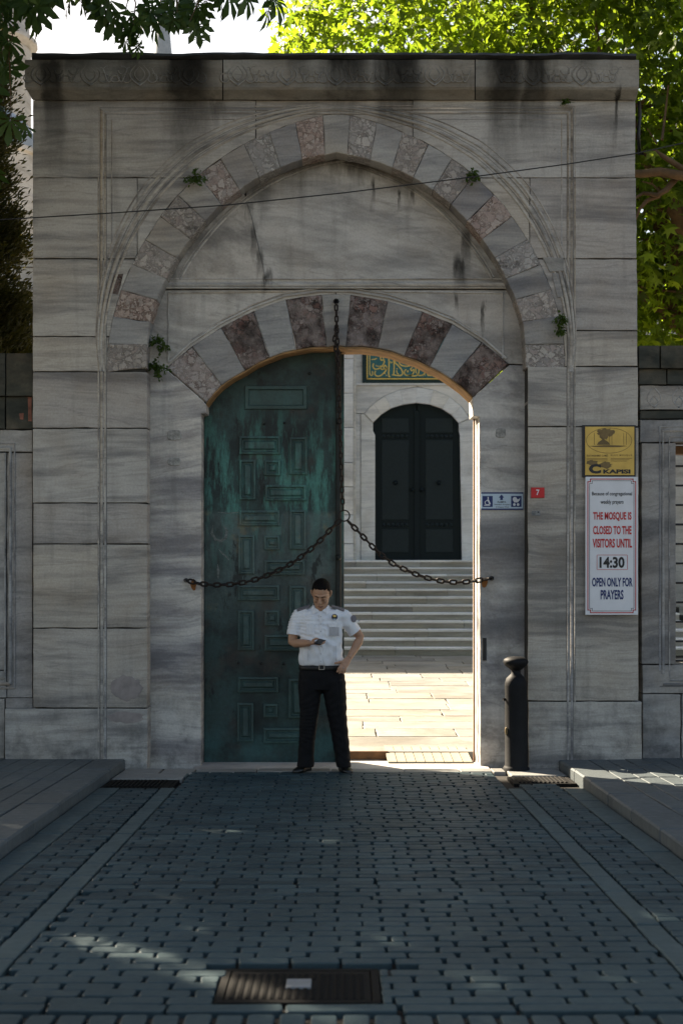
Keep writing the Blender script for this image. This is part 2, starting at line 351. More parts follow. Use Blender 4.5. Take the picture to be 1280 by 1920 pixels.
def door_paint(gain=0.0, nm='verdigris door paint'):
    t = NT(nm); p = t.pos(); x, y, z = t.sep(p)
    n1 = t.noise(p, 2.4, 5, .65); n2 = t.noise(t.mapp(p, (0, 0, 0), (6, 6, 1.3)), 1.6, 6, .7); n3 = t.noise(p, 26, 5, .7)
    c = t.ramp(n1, [(.30, (.008, .013, .013)), (.45, (.015, .030, .029)), (.58, (.028, .066, .062)), (.75, (.035, .05, .053))])
    mid = t.n('MapRange', {0: t.math('ABSOLUTE', t.math('SUBTRACT', z, 2.55)), 1: .95, 2: .15, 3: 0.0, 4: 1.0}).outputs[0]
    vg = t.math('MULTIPLY', t.ramp(n2, [(.47, 0), (.60, 1)]), mid); c = t.mix(t.math('MULTIPLY', vg, .95), c, (.06, .23, .195))
    lo = t.math('MULTIPLY', t.n('MapRange', {0: t.math('ADD', z, t.math('MULTIPLY', n1, .1)), 1: 2.40, 2: 2.35, 3: 0.0, 4: .85}).outputs[0], t.n('MapRange', {0: z, 1: 1.1, 2: 1.75, 3: 0.0, 4: 1.0}).outputs[0])
    c = t.mix(t.math('MULTIPLY', lo, t.ramp(n1, [(.35, .2), (.65, .9)])), c, (.10, .14, .135))
    oc = t.math('MULTIPLY', t.ramp(t.noise(p, 5, 4, .6), [(.60, 0), (.68, 1)]), lo); c = t.mix(t.math('MULTIPLY', oc, .5), c, (.20, .17, .09))
    br = t.ramp(t.noise(p, 3.1, 4, .6), [(.55, 0), (.68, 1)]); c = t.mix(t.math('MULTIPLY', br, .55), c, (.055, .04, .032))
    bk = t.ramp(t.noise(t.mapp(p, (0, 0, 0), (2.2, 2.2, .8)), 2.6, 6, .75), [(.58, 0), (.64, 1)]); c = t.mix(t.math('MULTIPLY', bk, .8), c, (.008, .010, .010))
    ch = t.ramp(t.noise(p, 11, 6, .8), [(.68, 0), (.71, 1)]); c = t.mix(t.math('MULTIPLY', ch, .5), c, (.20, .25, .23))
    bt = t.math('MULTIPLY', t.n('MapRange', {0: z, 1: .38, 2: .2, 3: 0.0, 4: .8}).outputs[0], t.ramp(n1, [(.35, .2), (.6, 1)])); c = t.mix(bt, c, (.03, .10, .10))
    c = t.mix(gain, c, (.075, .15, .14)); c = t.mix(1.0, c, (.98, .92, .92), 'MULTIPLY')
    c = t.mix(.4, c, t.ramp(n3, [(.25, .15), (.75, .85)]), 'OVERLAY')
    return t.out(t.bsdf(c, t.math('MULTIPLY_ADD', n3, .3, .42), t.bump(t.math('ADD', n3, t.math('MULTIPLY', n2, 2.0)), .5, .006), spec=.35))
M_DOOR = door_paint(); M_DOORP = door_paint(.32, 'worn panel paint')
M_DOORE = simple('dark door edge', (.016, .020, .019), .55, .1, .5, 12, .4)
M_FDOOR = simple('dark bronze door', (.010, .017, .020), .6, .0, .15, 20, .1, .15)
M_FDOOR2 = simple('bronze door panel', (.018, .028, .032), .6, .0, .3, 40, .25, .2)
M_TEAL = simple('teal enamel', (.035, .15, .17), .4, 0, .2)
M_NAVY = simple('dark teal border', (.012, .035, .042), .4, 0, .2)
M_GOLD = simple('gold leaf lettering', (.80, .55, .17), .4, .2, .15, 30, .1)
M_WOOD = simple('worn ramp boards', (.30, .27, .21), .75, 0, .25, 8, .3)
M_BROWN = simple('brown timber', (.16, .075, .03), .7, 0, .4, 10, .4)
def flat(name, c, rough=.45, metal=0.0): return simple(name, c, rough, metal, .08, 6, .03)
M_SWHITE = flat('sign white', (.66, .67, .71)); M_SRED = flat('sign red', (.52, .018, .022)); M_SBLUE = flat('sign blue', (.012, .03, .13)); M_SBLACK = flat('sign black', (.015, .016, .02))
M_BRASS = simple('tarnished brass', (.56, .37, .10), .42, .35, .28, 5, .1); M_ENGR = flat('engraving', (.13, .085, .03)); M_TARN = simple('tarnish', (.20, .135, .06), .6, .2, .4)
M_PLBLUE = flat('sign plate pale blue', (.45, .56, .66))
def leafmat(name, a, b, ta, tb, mixf=.5):
    t = NT(name); r = t.island(); p = t.pos(); n = t.noise(p, 1.0, 3)
    f = t.math('ADD', t.math('MULTIPLY', r, .6), t.math('MULTIPLY', n, .4))
    d = t.bsdf(t.mix(f, a, b), .5, spec=.3); tr = t.n('BsdfTranslucent', {0: t.mix(f, ta, tb)}).outputs[0]
    return t.out(t.n('MixShader', {0: mixf, 1: d, 2: tr}).outputs[0])
M_LEAF = leafmat('plane leaf', (.022, .046, .008), (.055, .085, .014), (.13, .25, .014), (.36, .46, .035), .58)
M_CHEST = leafmat('chestnut leaf', (.022, .050, .014), (.045, .085, .02), (.06, .14, .03), (.12, .22, .04), .35)
M_CYP = leafmat('cypress frond', (.018, .024, .008), (.050, .050, .016), (.06, .07, .012), (.24, .18, .03), .28)
M_FERN = leafmat('wall fern', (.030, .060, .012), (.055, .095, .02), (.10, .18, .03), (.14, .22, .04), .35)
M_BARK = simple('bark', (.13, .075, .038), .85, 0, .45, 9, .8)
# ------------------------------------------------------------------ setting: ground, road, pavements, courtyard
m = MB(); ys = [-60, 0, .6, 600]
m.add([(x, y, gz(y)*(1 if y < 0 else 0)-.14) for y in ys for x in (-300, 300)], [(2*i, 2*i+1, 2*i+3, 2*i+2) for i in range(3)])
tag(m.build('ground', M_GROUND, origin=(0, 0, -.14)), 'bare earth ground under the street and courtyard', 'ground', kind='structure')
XK, XG, XB1, XB0 = 1.95, 1.77, 1.45, 1.325      # kerb, gutter, band outer, band inner
m = MB(); m.add([(-XK-.1, -14, gz(-14)-.022), (XK+.1, -14, gz(-14)-.022), (XK+.1, .55, gz(.55)-.035), (-XK-.1, .55, gz(.55)-.035)], [(0, 1, 2, 3)])
road = tag(m.build('road', M_BED, origin=(0, -5, 0)), 'dark grey setts of the road leading to the gate', 'road', kind='structure')
ROT = (-math.atan(SLOPE), 0, 0)
def slab_mesh(lx, ly, h, mat, ch=.012, bev=.006, seed=0):
    rr = random.Random(seed); m = MB(); a, b = lx/2, ly/2; c = min(ch, a*.6, b*.45)
    o = [(-a+c, -b), (a-c, -b), (a, -b+c), (a, b-c), (a-c, b), (-a+c, b), (-a, b-c), (-a, -b+c)]
    o = [(x+rr.uniform(-.003, .003), y+rr.uniform(-.0025, .0025)) for x, y in o]
    m.prism(o, 0, -h, bev, 'Z', back=False); return m
MCACHE = {}
def slab_shared(lx, ly, h, mat, ch=.012, bev=.006, k=0):
    key = (round(lx, 3), round(ly, 3), mat.name, k)
    if key not in MCACHE: MCACHE[key] = slab_mesh(lx, ly, h, mat, ch, bev, hash(key[:2]) % 1000+k).mesh(mat, False, 'sett')
    return MCACHE[key]
def in_frame(x, Y, z, pad=30):
    d = Y+D
    if d < .5: return False
    u = x/d*F+640; v = 1030-(z-CZ)/d*F
    return -pad < u < 1280+pad and v < 1920+pad
MAN = (-.465, .145, -7.68, -7.19)       # manhole footprint x0,x1,y0,y1
DRL = (-1.94, -1.36, -1.42, -.86); DRR = (1.42, 1.94, -1.12, -.62)
setts = []                              # (x, Y, lx, ly)
rs = random.Random(3)
def blocked(x, Y, lx, ly):
    for (a, b, c, d) in (MAN, DRL, DRR):
        if x+lx/2 > a+.02 and x-lx/2 < b-.02 and Y+ly/2 > c+.01 and Y-ly/2 < d-.01: return True
    return False
def put_row(x0, x1, Y, ly, L, off, gap=.0145):
    x = x0-off
    while x < x1-.03:
        a, b = max(x, x0), min(x+L*rs.uniform(.97, 1.03), x1)
        if b-a > .05 and not blocked((a+b)/2, Y, b-a, ly):
            setts.append(((a+b)/2, Y+rs.uniform(-.003, .003), b-a-gap, ly-.0085))
        elif b-a > .1:
            for (ma, mb, mc, md) in (MAN,):
                if mc < Y < md:
                    for (q0, q1) in ((a, min(b, ma)), (max(a, mb), b)):
                        if q1-q0 > .04: setts.append(((q0+q1)/2, Y, q1-q0-gap, ly-.0065))
        x += L if b < x+L else (b-x)
LONG = [-3.35, -5.38, -5.83, -7.78]
Y = -.30; i = 0
while Y > -9.8:
    dy = .0975
    if -8.06 < Y-.05 < -7.84:
        x = -XB0
        while x < XB0-.05:
            setts.append((x+.055, -7.95, .110-.019, .20)); x += .110
        Y = -8.06; continue
    lng = any(abs(Y-dy/2-q) < .05 for q in LONG)
    if lng: put_row(-XB0, XB0, Y-dy/2, dy, .42, rs.uniform(0, .3))
    else: put_row(-XB0, XB0, Y-dy/2, dy, .207, (.1035 if i % 2 else 0)+rs.uniform(-.015, .015)+.05)
    if Y < -1.45: put_row(-XG, -XB1, Y-dy/2, dy, .205, .1 if i % 2 else 0, .012)
    if Y < -1.15: put_row(XB1, XG, Y-dy/2, dy, .205, .1 if i % 2 else 0, .012)
    Y -= dy; i += 1
def vis_size(s): 
    z = gz(s[1]); return (s[1]+D) if in_frame(s[0], s[1], z) and s[1]+D > 4.7 else 99
order = sorted(range(len(setts)), key=lambda k: vis_size(setts[k]))
near = set(order[:290])
VV = []; FF = []; base = 0; far = MB()
for k, (x, Yc, lx, ly) in enumerate(setts):
    dz = rs.uniform(-.003, .002); tx, ty = rs.uniform(-.012, .012), rs.uniform(-.008, .008)
    if k in near:
        me = slab_shared(round(lx, 2), round(ly, 3), .05, M_PAVE, .011, .0035, k % 5)
        link('sett', me, road, (x, Yc, gz(Yc)+dz), (ROT[0]+tx, ty, rs.uniform(-.02, .02)))
    else:
        q = slab_mesh(lx, ly, .05, M_PAVE, .011, .0035, k)
        far.add([(a+x, b+Yc, c+gz(Yc)+dz+a*ty+b*(-SLOPE+tx)) for a, b, c in q.v], q.f)
tag(far.build('sett_field', M_PAVE, road), kind='stuff')
# bands of longer slabs, gutters
for s in (-1, 1):
    Y = -.32
    while Y > -9.6:
        L = .37*rs.uniform(.93, 1.07)
        for (a, b, nm, st) in ((XB0+.004, XB1-.004, 'band_slab', -.3), (XG+.003, XK-.006, 'gutter_slab', -1.15 if s > 0 else -1.45)):
            if Y < st or nm == 'band_slab':
                lx = b-a-.006
                if blocked(s*(a+b)/2, Y-L/2, lx, L): continue
                link(nm, slab_shared(round(lx, 3), round(L-.008, 2), .05, M_BAND, .006, .005, 1), road, (s*(a+b)/2, Y-L/2, gz(Y-L/2)+rs.uniform(-.004, .003)), (ROT[0], rs.uniform(-.01, .01), 0))
        Y -= L
# filler slabs in front of the piers
for (a, b, c, d) in [(-1.94, -1.34, -.85, -.44), (-1.94, -1.60, -.43, -.03), (-1.59, -1.30, -.43, -.03), (1.46, 1.94, -.60, -.31), (1.46, 1.94, -.30, -.03), (1.335, 1.45, -.31, -.03), (1.05, 1.33, -.29, -.03), (-1.29, -.75, -.29, -.03), (-.745, -.1, -.29, -.03), (-.095, .55, -.29, -.03), (.555, 1.045, -.29, -.03)]:
    link('apron_slab', slab_shared(round(b-a-.008, 3), round(d-c-.008, 3), .05, M_APRON, .006, .005, 2), road, ((a+b)/2, (c+d)/2, gz((c+d)/2)+rs.uniform(-.003, .003)), (ROT[0], 0, 0))
# pavements with kerbs
KH = .08
for s, word in ((-1, 'left'), (1, 'right')):
    m = MB(); x0, x1 = (s*(XK+.01), s*7.0); x0, x1 = min(x0, x1), max(x0, x1)
    m.add([(x0, -14, gz(-14)+KH-.02), (x1, -14, gz(-14)+KH-.02), (x1, .12, KH-.025), (x0, .12, KH-.025)], [(0, 1, 2, 3)])
    pv = tag(m.build('pavement_'+word, M_BED, origin=(s*3, -4, 0)), f'raised slab pavement with stone kerb on the {word} of the road', 'pavement', kind='structure')
    m = MB(); xo = s*(XK+.277+14*.163); m.slab(min(xo, s*7), max(xo, s*7), -14, .09, KH-.004, KH-.1, .004, -SLOPE); m.build('pavement_margin', M_WALK, pv)
    Y = .0 if s < 0 else -.05
    while Y > -9.6:
        L = .78*rs.uniform(.9, 1.1)
        me = slab_shared(.272, round(L-.007, 2), .20, M_KERB, .008, .012, 3)
        link('kerb_stone', me, pv, (s*(XK+.138), Y-L/2, gz(Y-L/2)+KH+rs.uniform(-.002, .003)), (ROT[0], 0, rs.uniform(-.003, .003))); Y -= L
    for j in range(14):
        xa = XK+.277+j*.163; Y = .09-rs.uniform(0, .3); yt = .09
        while yt > -9.4:
            L = .46*rs.uniform(.9, 1.1); yb = min(Y, yt)-L if yt == .09 else yt-L
            cx, cy = s*(xa+.0815), (yt+yb)/2
            if in_frame(cx, cy, gz(cy), 900 if cy > -5 else 500):
                link('pavement_slab', slab_shared(.156, round(yt-yb-.007, 2), .05, M_WALK, .005, .005, 4), pv, (cx, cy, gz(cy)+KH+rs.uniform(-.003, .003)), (ROT[0], rs.uniform(-.008, .008), 0))
            yt = yb
# courtyard
SILL_Z, CT_Z = -.03, .046
m = MB(); m.add([(-9, 1.9, CT_Z-.014), (12, 1.9, CT_Z-.014), (12, 13.2, CT_Z-.014), (-9, 13.2, CT_Z-.014)], [(0, 1, 2, 3)])
court = tag(m.build('courtyard', M_BED, origin=(0, 6, 0)), 'sunlit pale stone courtyard paving behind the gate', 'courtyard', kind='structure')
m = MB(); m.slab(-3, 3, .72, 1.80, CT_Z, -.12, .008); m.build('landing_slab', M_COURT, court)
Y = 1.81; rc = random.Random(5)
while Y < 13.0:
    dy = rc.uniform(.42, .75); x = -3.0+rc.uniform(-.8, 0)
    while x < 5.2:
        L = rc.uniform(.7, 1.5); mm = MB(); o = rough([(x+.006, Y+.006), (x+L-.006, Y+.006), (x+L-.006, Y+dy-.006), (x+.006, Y+dy-.006)], .12, .006, rc)
        mm.prism(o, CT_Z+rc.uniform(-.003, .003), CT_Z-.05, .006, 'Z', back=False)
        k = rc.uniform(-.003, .003); mm.v = [(a, b, c+k*(b-Y)) for a, b, c in mm.v]
        mm.build('paving_slab', M_COURT, court); x += L
    Y += dy
# threshold
m = MB(); m.slab(-1.35, 1.35, -.02, .47, SILL_Z+.014, -.13, .01); o = m.build('threshold', M_SILL, road)
m = MB(); m.slab(-1.4, 1.4, .475, .72, SILL_Z, -.13, .006); m.build('threshold', M_SILL, road)

# ------------------------------------------------------------------ the gate
CX = 630
IN = [(355, 690), (354, 645), (348, 602), (334, 557), (317, 520), (296, 481), (271, 446), (242, 411), (211, 380), (177, 354), (141, 331), (99, 312), (55, 297), (0, 286)]
EX = [(429, 697), (427, 645), (417, 592), (402, 542), (382, 495), (358, 450), (330, 407), (300, 370), (250, 322), (219, 299), (176, 272), (130, 250), (80, 231), (30, 217), (0, 212)]
def dense(kn, n=90):
    """smooth half curve (Catmull-Rom), then left..right symmetric polyline"""
    k = [Vector(q) for q in kn]; k = [k[0]*2-k[1]]+k+[Vector((-k[-2].x*.15, k[-1].y-(k[-2].y-k[-1].y)*.6))]
    pts = []
    for i in range(1, len(k)-2):
        for j in range(8):
            t = j/8; a, b, c, d = k[i-1], k[i], k[i+1], k[i+2]
            pts.append(.5*((2*b)+(c-a)*t+(2*a-5*b+4*c-d)*t*t+(3*b-a-3*c+d)*t**3))
    pts.append(k[-2]); return pts
HIN, HEX = dense(IN), dense(EX)
def full(h): return [(CX-p.x, p.y) for p in h]+[(CX+p.x, p.y) for p in h[::-1][1:]]
def resample(pl, n):
    pl = [Vector(p) for p in pl]; cum = [0]
    for i in range(1, len(pl)): cum.append(cum[-1]+(pl[i]-pl[i-1]).length)
    out = []
    for k in range(n+1):
        s = cum[-1]*k/n; i = 1
        while i < len(pl)-1 and cum[i] < s: i += 1
        t = (s-cum[i-1])/max(1e-9, cum[i]-cum[i-1]); out.append(pl[i-1].lerp(pl[i], min(1, max(0, t))))
    return out
FIN, FEX = full(HIN), full(HEX)
def hx(h, y):          # half width at height y
    for a, b in zip(h, h[1:]):
        if a.y >= y >= b.y: return a.x+(b.x-a.x)*(a.y-y)/max(1e-6, a.y-b.y)
    return h[0].x if y > h[0].y else 0
def hy(h, dx):
    for a, b in zip(h, h[1:]):
        if a.x >= dx >= b.x: return a.y+(b.y-a.y)*(a.x-dx)/max(1e-6, a.x-b.x)
    return h[0].y
def arc(h, y0, y1, side, n=14):   # points on the curve from height y0 to y1
    return [(CX+side*hx(h, y0+(y1-y0)*i/n), y0+(y1-y0)*i/n) for i in range(n+1)]
def arcx(h, d0, d1, side, n=14):
    return [(CX+side*(d0+(d1-d0)*i/n), hy(h, d0+(d1-d0)*i/n)) for i in range(n+1)]
gate = thing('stone_gate', (PX(CX), .5, 0), 'grey marble gateway with pointed arch, striped voussoirs and carved cornice', 'gate')
def block(poly, mat, Y=0.0, back=.30, name='block', parent=None, bev=.0032, gap=1.0, jit=.003, rg=True, amp=.0022):
    q = [P(x, y, Y) for x, y in poly]
    if area(q) < 0: q = q[::-1]
    q = inset(q, gap*.0007)
    if rg: q = rough(q, .09, amp)
    m = MB(); j = R.uniform(-jit, jit); m.prism(q, Y+j, Y+back, bev); return m.build(name, mat, parent or gate)
XLp, XRp = 62, 1193
# mortar core (two halves with the arch cut out)
for s in (-1, 1):
    xe = XLp+4 if s < 0 else XRp-8
    poly = [(xe, 1446), (CX+s*358, 1446)]+[(CX+s*(p.x+4), p.y-4) for p in HIN]+[(CX, 116), (xe, 116)]
    m = MB(); m.prism([P(x, y, 0) for x, y in poly], .02, .95, 0); m.build('mortar_core', M_MORTAR, gate)
e = lambda y: hx(HEX, y)
BL = []
BL.append([(XLp, 188), (479, 188)]+arcx(HEX, CX-479, e(333), -1)+[(XLp, 333)])
BL.append([(480, 188), (773, 188)]+arcx(HEX, 143, 0, 1)+arcx(HEX, 0, 150, -1)[1:])
BL.append([(774, 188), (XRp-3, 188), (XRp-3, 333)]+arcx(HEX, e(333), 144, 1))
BL.append([(XLp, 334), (257, 334), (257, hy(HEX, CX-257)-2), (CX-e(484), 484), (XLp, 484)])
BL.append([(258, 334)]+arc(HEX, 334, hy(HEX, CX-258), -1))
BL.append([(993, 334), (XRp-2, 334), (XRp-1, 484), (CX+e(484), 484), (993, hy(HEX, 363)-2)])
BL.append([(992, 334), (992, hy(HEX, 362))]+arc(HEX, hy(HEX, 362), 334, 1))
BL.append([(XLp, 486)]+arc(HEX, 486, 630, -1)+[(XLp, 630)])
BL.append([(XRp, 486), (XRp+1, 619)]+arc(HEX, 619, 486, 1))
BL.append([(XLp, 632)]+arc(HEX, 632, 696, -1, 6)+[(XLp, 696)])
BL.append([(XRp+1, 621), (XRp+1, 686)]+arc(HEX, 686, 621, 1, 6))
for poly in BL: block(poly, M_GATE)
def rectp(x0, y0, x1, y1): return [(x0, y0), (x1, y0), (x1, y1), (x0, y1)]
xi = 276
for a in [(62, 698, xi, 802), (62, 804, xi, 942), (63, 944, xi, 1019), (63, 1021, 184, 1177), (186, 1021, xi, 1177), (63, 1179, xi, 1327), (10, 1329, xi+1, 1446)]:
    block(rectp(*a), M_GATE, back=.24 if a[0] > 20 else .3)
xj = 989
for a in [(xj, 688, XRp+2, 799), (xj, 801, XRp+3, 1314), (xj+1, 1316, 1202, 1446)]:
    block(rectp(*a), M_GATE)
# voussoirs of the pointed arch
NV = 27; ri = resample(FIN, NV*4); re = resample(FEX, NV*4)
for k in range(NV):
    lo = ri[4*k:4*k+5]; hi = re[4*k:4*k+5]
    poly = [tuple(p) for p in hi]+[tuple(p) for p in lo[::-1]]
    mt = (M_PINK if k in (2, 8, 12, 20) else M_BREC) if k % 2 == 0 else M_VOUS
    block(poly, mt, 0, .26, 'voussoir', bev=.006, jit=.005, gap=1.2, amp=.003)
# mouldings cut round the arch and its rectangular frame
def strip_px(pl, offs, wpx, Y0, h, name, par=gate):
    """raised rounded fillet along a photo polyline"""
    m = MB(); pts = [P3(x, y, Y0) for x, y in pl]
    m.tube(pts, [(h, wpx/207/2)]*len(pts), 6, up=(0, -1, 0)); return m.build(name, M_GATE, par, smooth=True)
def arch_line(off0, off1):
    out = []; n = len(FEX)
    for i, p in enumerate(FEX):
        a, b = Vector(FEX[max(0, i-1)]), Vector(FEX[min(n-1, i+1)]); t = (b-a).normalized(); nn = Vector((t.y, -t.x))
        s = i/(n-1); k = abs(2*s-1); o = off0+off1*math.sin(math.pi*min(1, max(0, k)))**1.2
        q = Vector(p)+nn*o
        if q.y < 196: q.y = 196
        out.append((q.x, q.y))
    return out
for (o0, o1, wd, h) in ((6, 18, 5, .007), (9, 27, 7, .010), (12, 38, 5, .009), (14, 46, 3, .006)):
    strip_px(arch_line(o0, o1), 0, wd, -.001, h, 'arch_moulding')
for (dx, dy, wd, h) in ((445, 199, 3, .002), (439, 205, 6, .0035), (432, 212, 5, .003), (420, 224, 3, .0025)):
    bot = 1440 if dx > 425 else 460
    strip_px([(CX-dx, bot), (CX-dx, dy)], 0, wd, -.001, h, 'frame_moulding')
    strip_px([(CX+dx+2, bot), (CX+dx+2, dy)], 0, wd, -.001, h, 'frame_moulding')
    xa = CX-dx; xb = CX+dx+2
    if dx > 425: strip_px([(xa, dy), (xb, dy)], 0, wd, -.001, h, 'frame_moulding')
    else:
        strip_px([(xa, dy), (xa+230, dy)], 0, wd, -.001, h, 'frame_moulding'); strip_px([(xb-230, dy), (xb, dy)], 0, wd, -.001, h, 'frame_moulding')
def groove(pl, wd, name):
    m = MB(); m.tube([P3(x, y, -.002) for x, y in pl], [(.003, wd/2/207)]*len(pl), 4, up=(0, -1, 0)); m.build(name, M_MORTAR2, gate)  # thin dark strips laid proud of the stone in place of cut grooves
for (o0, o1) in ((7.5, 22), (10.5, 32.5)): groove(arch_line(o0, o1), 1.1, 'arch_groove')
for dx in (442, 430):
    for s in (-1, 1): groove([(CX+s*dx+(2 if s > 0 else 0), 1440), (CX+s*dx+(2 if s > 0 else 0), 1200), (CX+s*dx+(2 if s > 0 else 0), 700), (CX+s*dx+(2 if s > 0 else 0), 644-dx)], 1.1, 'frame_groove')
    groove([(CX-dx, 644-dx), (CX+dx+2, 644-dx)], 1.1, 'frame_groove')
# cornice of three long stones with carved frieze
prof = [(112, -.16), (118, -.165), (163, -.15), (168, -.135), (187, -.03), (188, .3)]
def cornice(x0, x1, endl, endr):
    m = MB(); ring = []
    n = 24
    for i in range(n+1):
        x = x0+(x1-x0)*i/n
        for (y, Yc) in prof:
            pull = 0
            if endl and i == 0: pull = 15*max(0, min(1, (y-163)/24))
            if endr and i == n: pull = -6*max(0, min(1, (y-163)/24))
            ring.append(P3(x+pull, y, Yc)+Vector((0, R.uniform(-.002, .002), R.uniform(-.002, .002))))
        ring.append(P3(x, 112, -.16)+Vector((0, .5, 0)))
    k = len(prof)+1; fs = []
    for i in range(n):
        for j in range(k): fs.append((i*k+j, i*k+(j+1) % k, (i+1)*k+(j+1) % k, (i+1)*k+j)[::-1])
    fs.append(tuple(range(k))[::-1]); fs.append(tuple(n*k+j for j in range(k)))
    m.add(ring, fs); return m.build('cornice_stone', M_CORN, gate)
for (a, b, l, r) in ((47, 417, 1, 0), (419, 889, 0, 0), (891, 1197, 0, 1)): cornice(a, b, l, r)
# carved palmettes and scrolls on the frieze
def carve(pts, wd=4, h=.006): 
    m = MB(); m.tube([P3(x, y, -.158) for x, y in pts], [(h, wd/2/207)]*len(pts), 5, up=(0, -1, 0)); return m
def carving(xc, kind):
    m = MB()
    def A(pts, wd=3.2):
        q = carve(pts, wd); m.add(q.v, q.f)
    yb, yt = 160, 116
    if kind == 0:
        for s in (-1, 1):
            A([(xc+s*22*math.sin(t*math.pi)*(1-.35*t), yb-(yb-yt)*t) for t in [i/10 for i in range(11)]])
            A([(xc+s*12*math.sin(t*math.pi)*(1-.4*t), yb-8-(yb-yt-16)*t) for t in [i/8 for i in range(9)]], 2.6)
            A([(xc+s*(24-9*math.cos(t)), 146+9*math.sin(t)) for t in [i*.6 for i in range(9)]], 2.6)
    else:
        for s in (-1, 1):
            A([(xc+s*(4+24*t), 140+14*math.sin(t*5.2)) for t in [i/12 for i in range(13)]])
            A([(xc+s*(14-8*math.cos(t)), 132+8*math.sin(t)) for t in [i*.62 for i in range(9)]], 2.6)
        A([(xc+9*math.cos(t), 148+6*math.sin(t)) for t in [i*.6 for i in range(11)]], 2.6)
    m.build('carving', M_CORN, gate, smooth=True)
x = 78; k = 0
while x < 1180:
    if min(abs(x-418), abs(x-890)) > 18: carving(x, k % 2)
    x += 46; k += 1
# lead flashing on top
m = MB(); ring = []; n = 60
for i in range(n+1):
    x = 60+(1192-60)*i/n; wv = R.uniform(-1.5, 1.5)+3*math.sin(i*.55)*(.4+.6*math.sin(i*.13))
    for (y, Yc) in ((111, -.145), (103+wv*.6, -.20+R.uniform(-.01, .01)), (99+wv*.5, -.19), (97+wv*.4, .3), (111, .3)): ring.append(P3(x, y, Yc) if Yc < .2 else P3(x, y, 0)+Vector((0, .8, 0)))
fs = []
for i in range(n):
    for j in range(5): fs.append((i*5+j, i*5+(j+1) % 5, (i+1)*5+(j+1) % 5, (i+1)*5+j))
fs += [tuple(range(5)), tuple(n*5+j for j in range(5))[::-1]]
m.add(ring, fs); m.build('lead_flashing', M_LEAD, gate)
# ---- recessed inner wall
YI = .23
m = MB(); m.prism([P(x, y, .5) for x, y in [(255, 700), (255, 300), (1010, 300), (1010, 700), (960, 690), (903, 652), (792, 595), (657, 565), (602, 565), (475, 595), (360, 660), (312, 700)]], .46, .95, 0); m.build('mortar_core', M_MORTAR, gate)
AIN = [(387, 755), (415, 722), (460, 694), (505, 670), (555, 655), (612, 650), (648, 650), (707, 653), (757, 667), (805, 687), (847, 711), (886, 744)]
AEX = [(312, 690), (360, 650), (415, 614), (475, 584), (536, 562), (602, 553), (657, 553), (727, 565), (792, 585), (847, 607), (903, 642), (953, 682)]
for k in range(11):
    sub = lambda a, b, t: (a[0]+(b[0]-a[0])*t, a[1]+(b[1]-a[1])*t)
    c = -1.6 if k != 5 else 0
    up = [AEX[k], (sub(AEX[k], AEX[k+1], .5)[0], sub(AEX[k], AEX[k+1], .5)[1]-1.6), AEX[k+1]]
    dn = [AIN[k+1], (sub(AIN[k], AIN[k+1], .5)[0], sub(AIN[k], AIN[k+1], .5)[1]-2.2), AIN[k]]
    block(up+dn, M_VOUS if k % 2 else (M_PINK if k == 0 else M_BREC_D), YI, .38, 'voussoir', bev=.008, jit=.008, gap=1.4, amp=.004)
    # ochre lining under each stone
    q = [P(x, y, YI) for x, y in dn]; b0 = [(x, z-.002) for x, z in q]; b1 = [(x, z-.020) for x, z in q][::-1]
    m = MB(); m.prism(b0+b1, YI+.012, YI+.40, .003); m.build('soffit_stone', M_OCHRE, gate)
def off_in(d): return [(CX-(p.x+d), p.y-d*.6) for p in HIN]+[(CX+(p.x+d), p.y-d*.6) for p in HIN[::-1][1:]]
OI = off_in(13)
cut = lambda ylim: [p for p in OI if p[1] <= ylim]
lun = cut(541)
crack = [(461, 372), (472, 410), (484, 460), (497, 520), (500, 541)]
left = [p for p in lun if p[0] < 452]; right = [p for p in lun if p[0] > 470]
block(left+crack+[(left[0][0], 541)], M_LUN, YI, .3, 'lunette_slab', amp=.002)
block([crack[0]]+[(466, right[0][1])]+right+[(right[-1][0], 541)]+crack[::-1][:-1], M_LUN, YI+.004, .3, 'lunette_slab', amp=.002)
fr = [(CX-(p.x-20), p.y+14) for p in HIN if p.y < 522]+[(CX+(p.x-20), p.y+14) for p in HIN[::-1][1:] if p.y < 522 and p.x > 20]
fr = [q for q in fr if q[1] < 528]
def fil(pl, wd, h, Y, name, mt, par=gate):
    m = MB(); m.tube([P3(x, y, Y) for x, y in pl], [(h, wd/2/205)]*len(pl), 6, up=(0, -1, 0)); m.build(name, mt, par, smooth=True)
fil(fr, 5, .012, YI, 'lunette_moulding', M_LUN); 
fil([(a-3 if a < CX else a+3, b-5) for a, b in fr], 3, .008, YI, 'lunette_moulding', M_LUN)
for (y, wd, h) in ((523, 3, .008), (534, 9, .022), (540, 4, .026)): fil([(300, y), (958, y)], wd, h, YI, 'lunette_moulding', M_LUN)
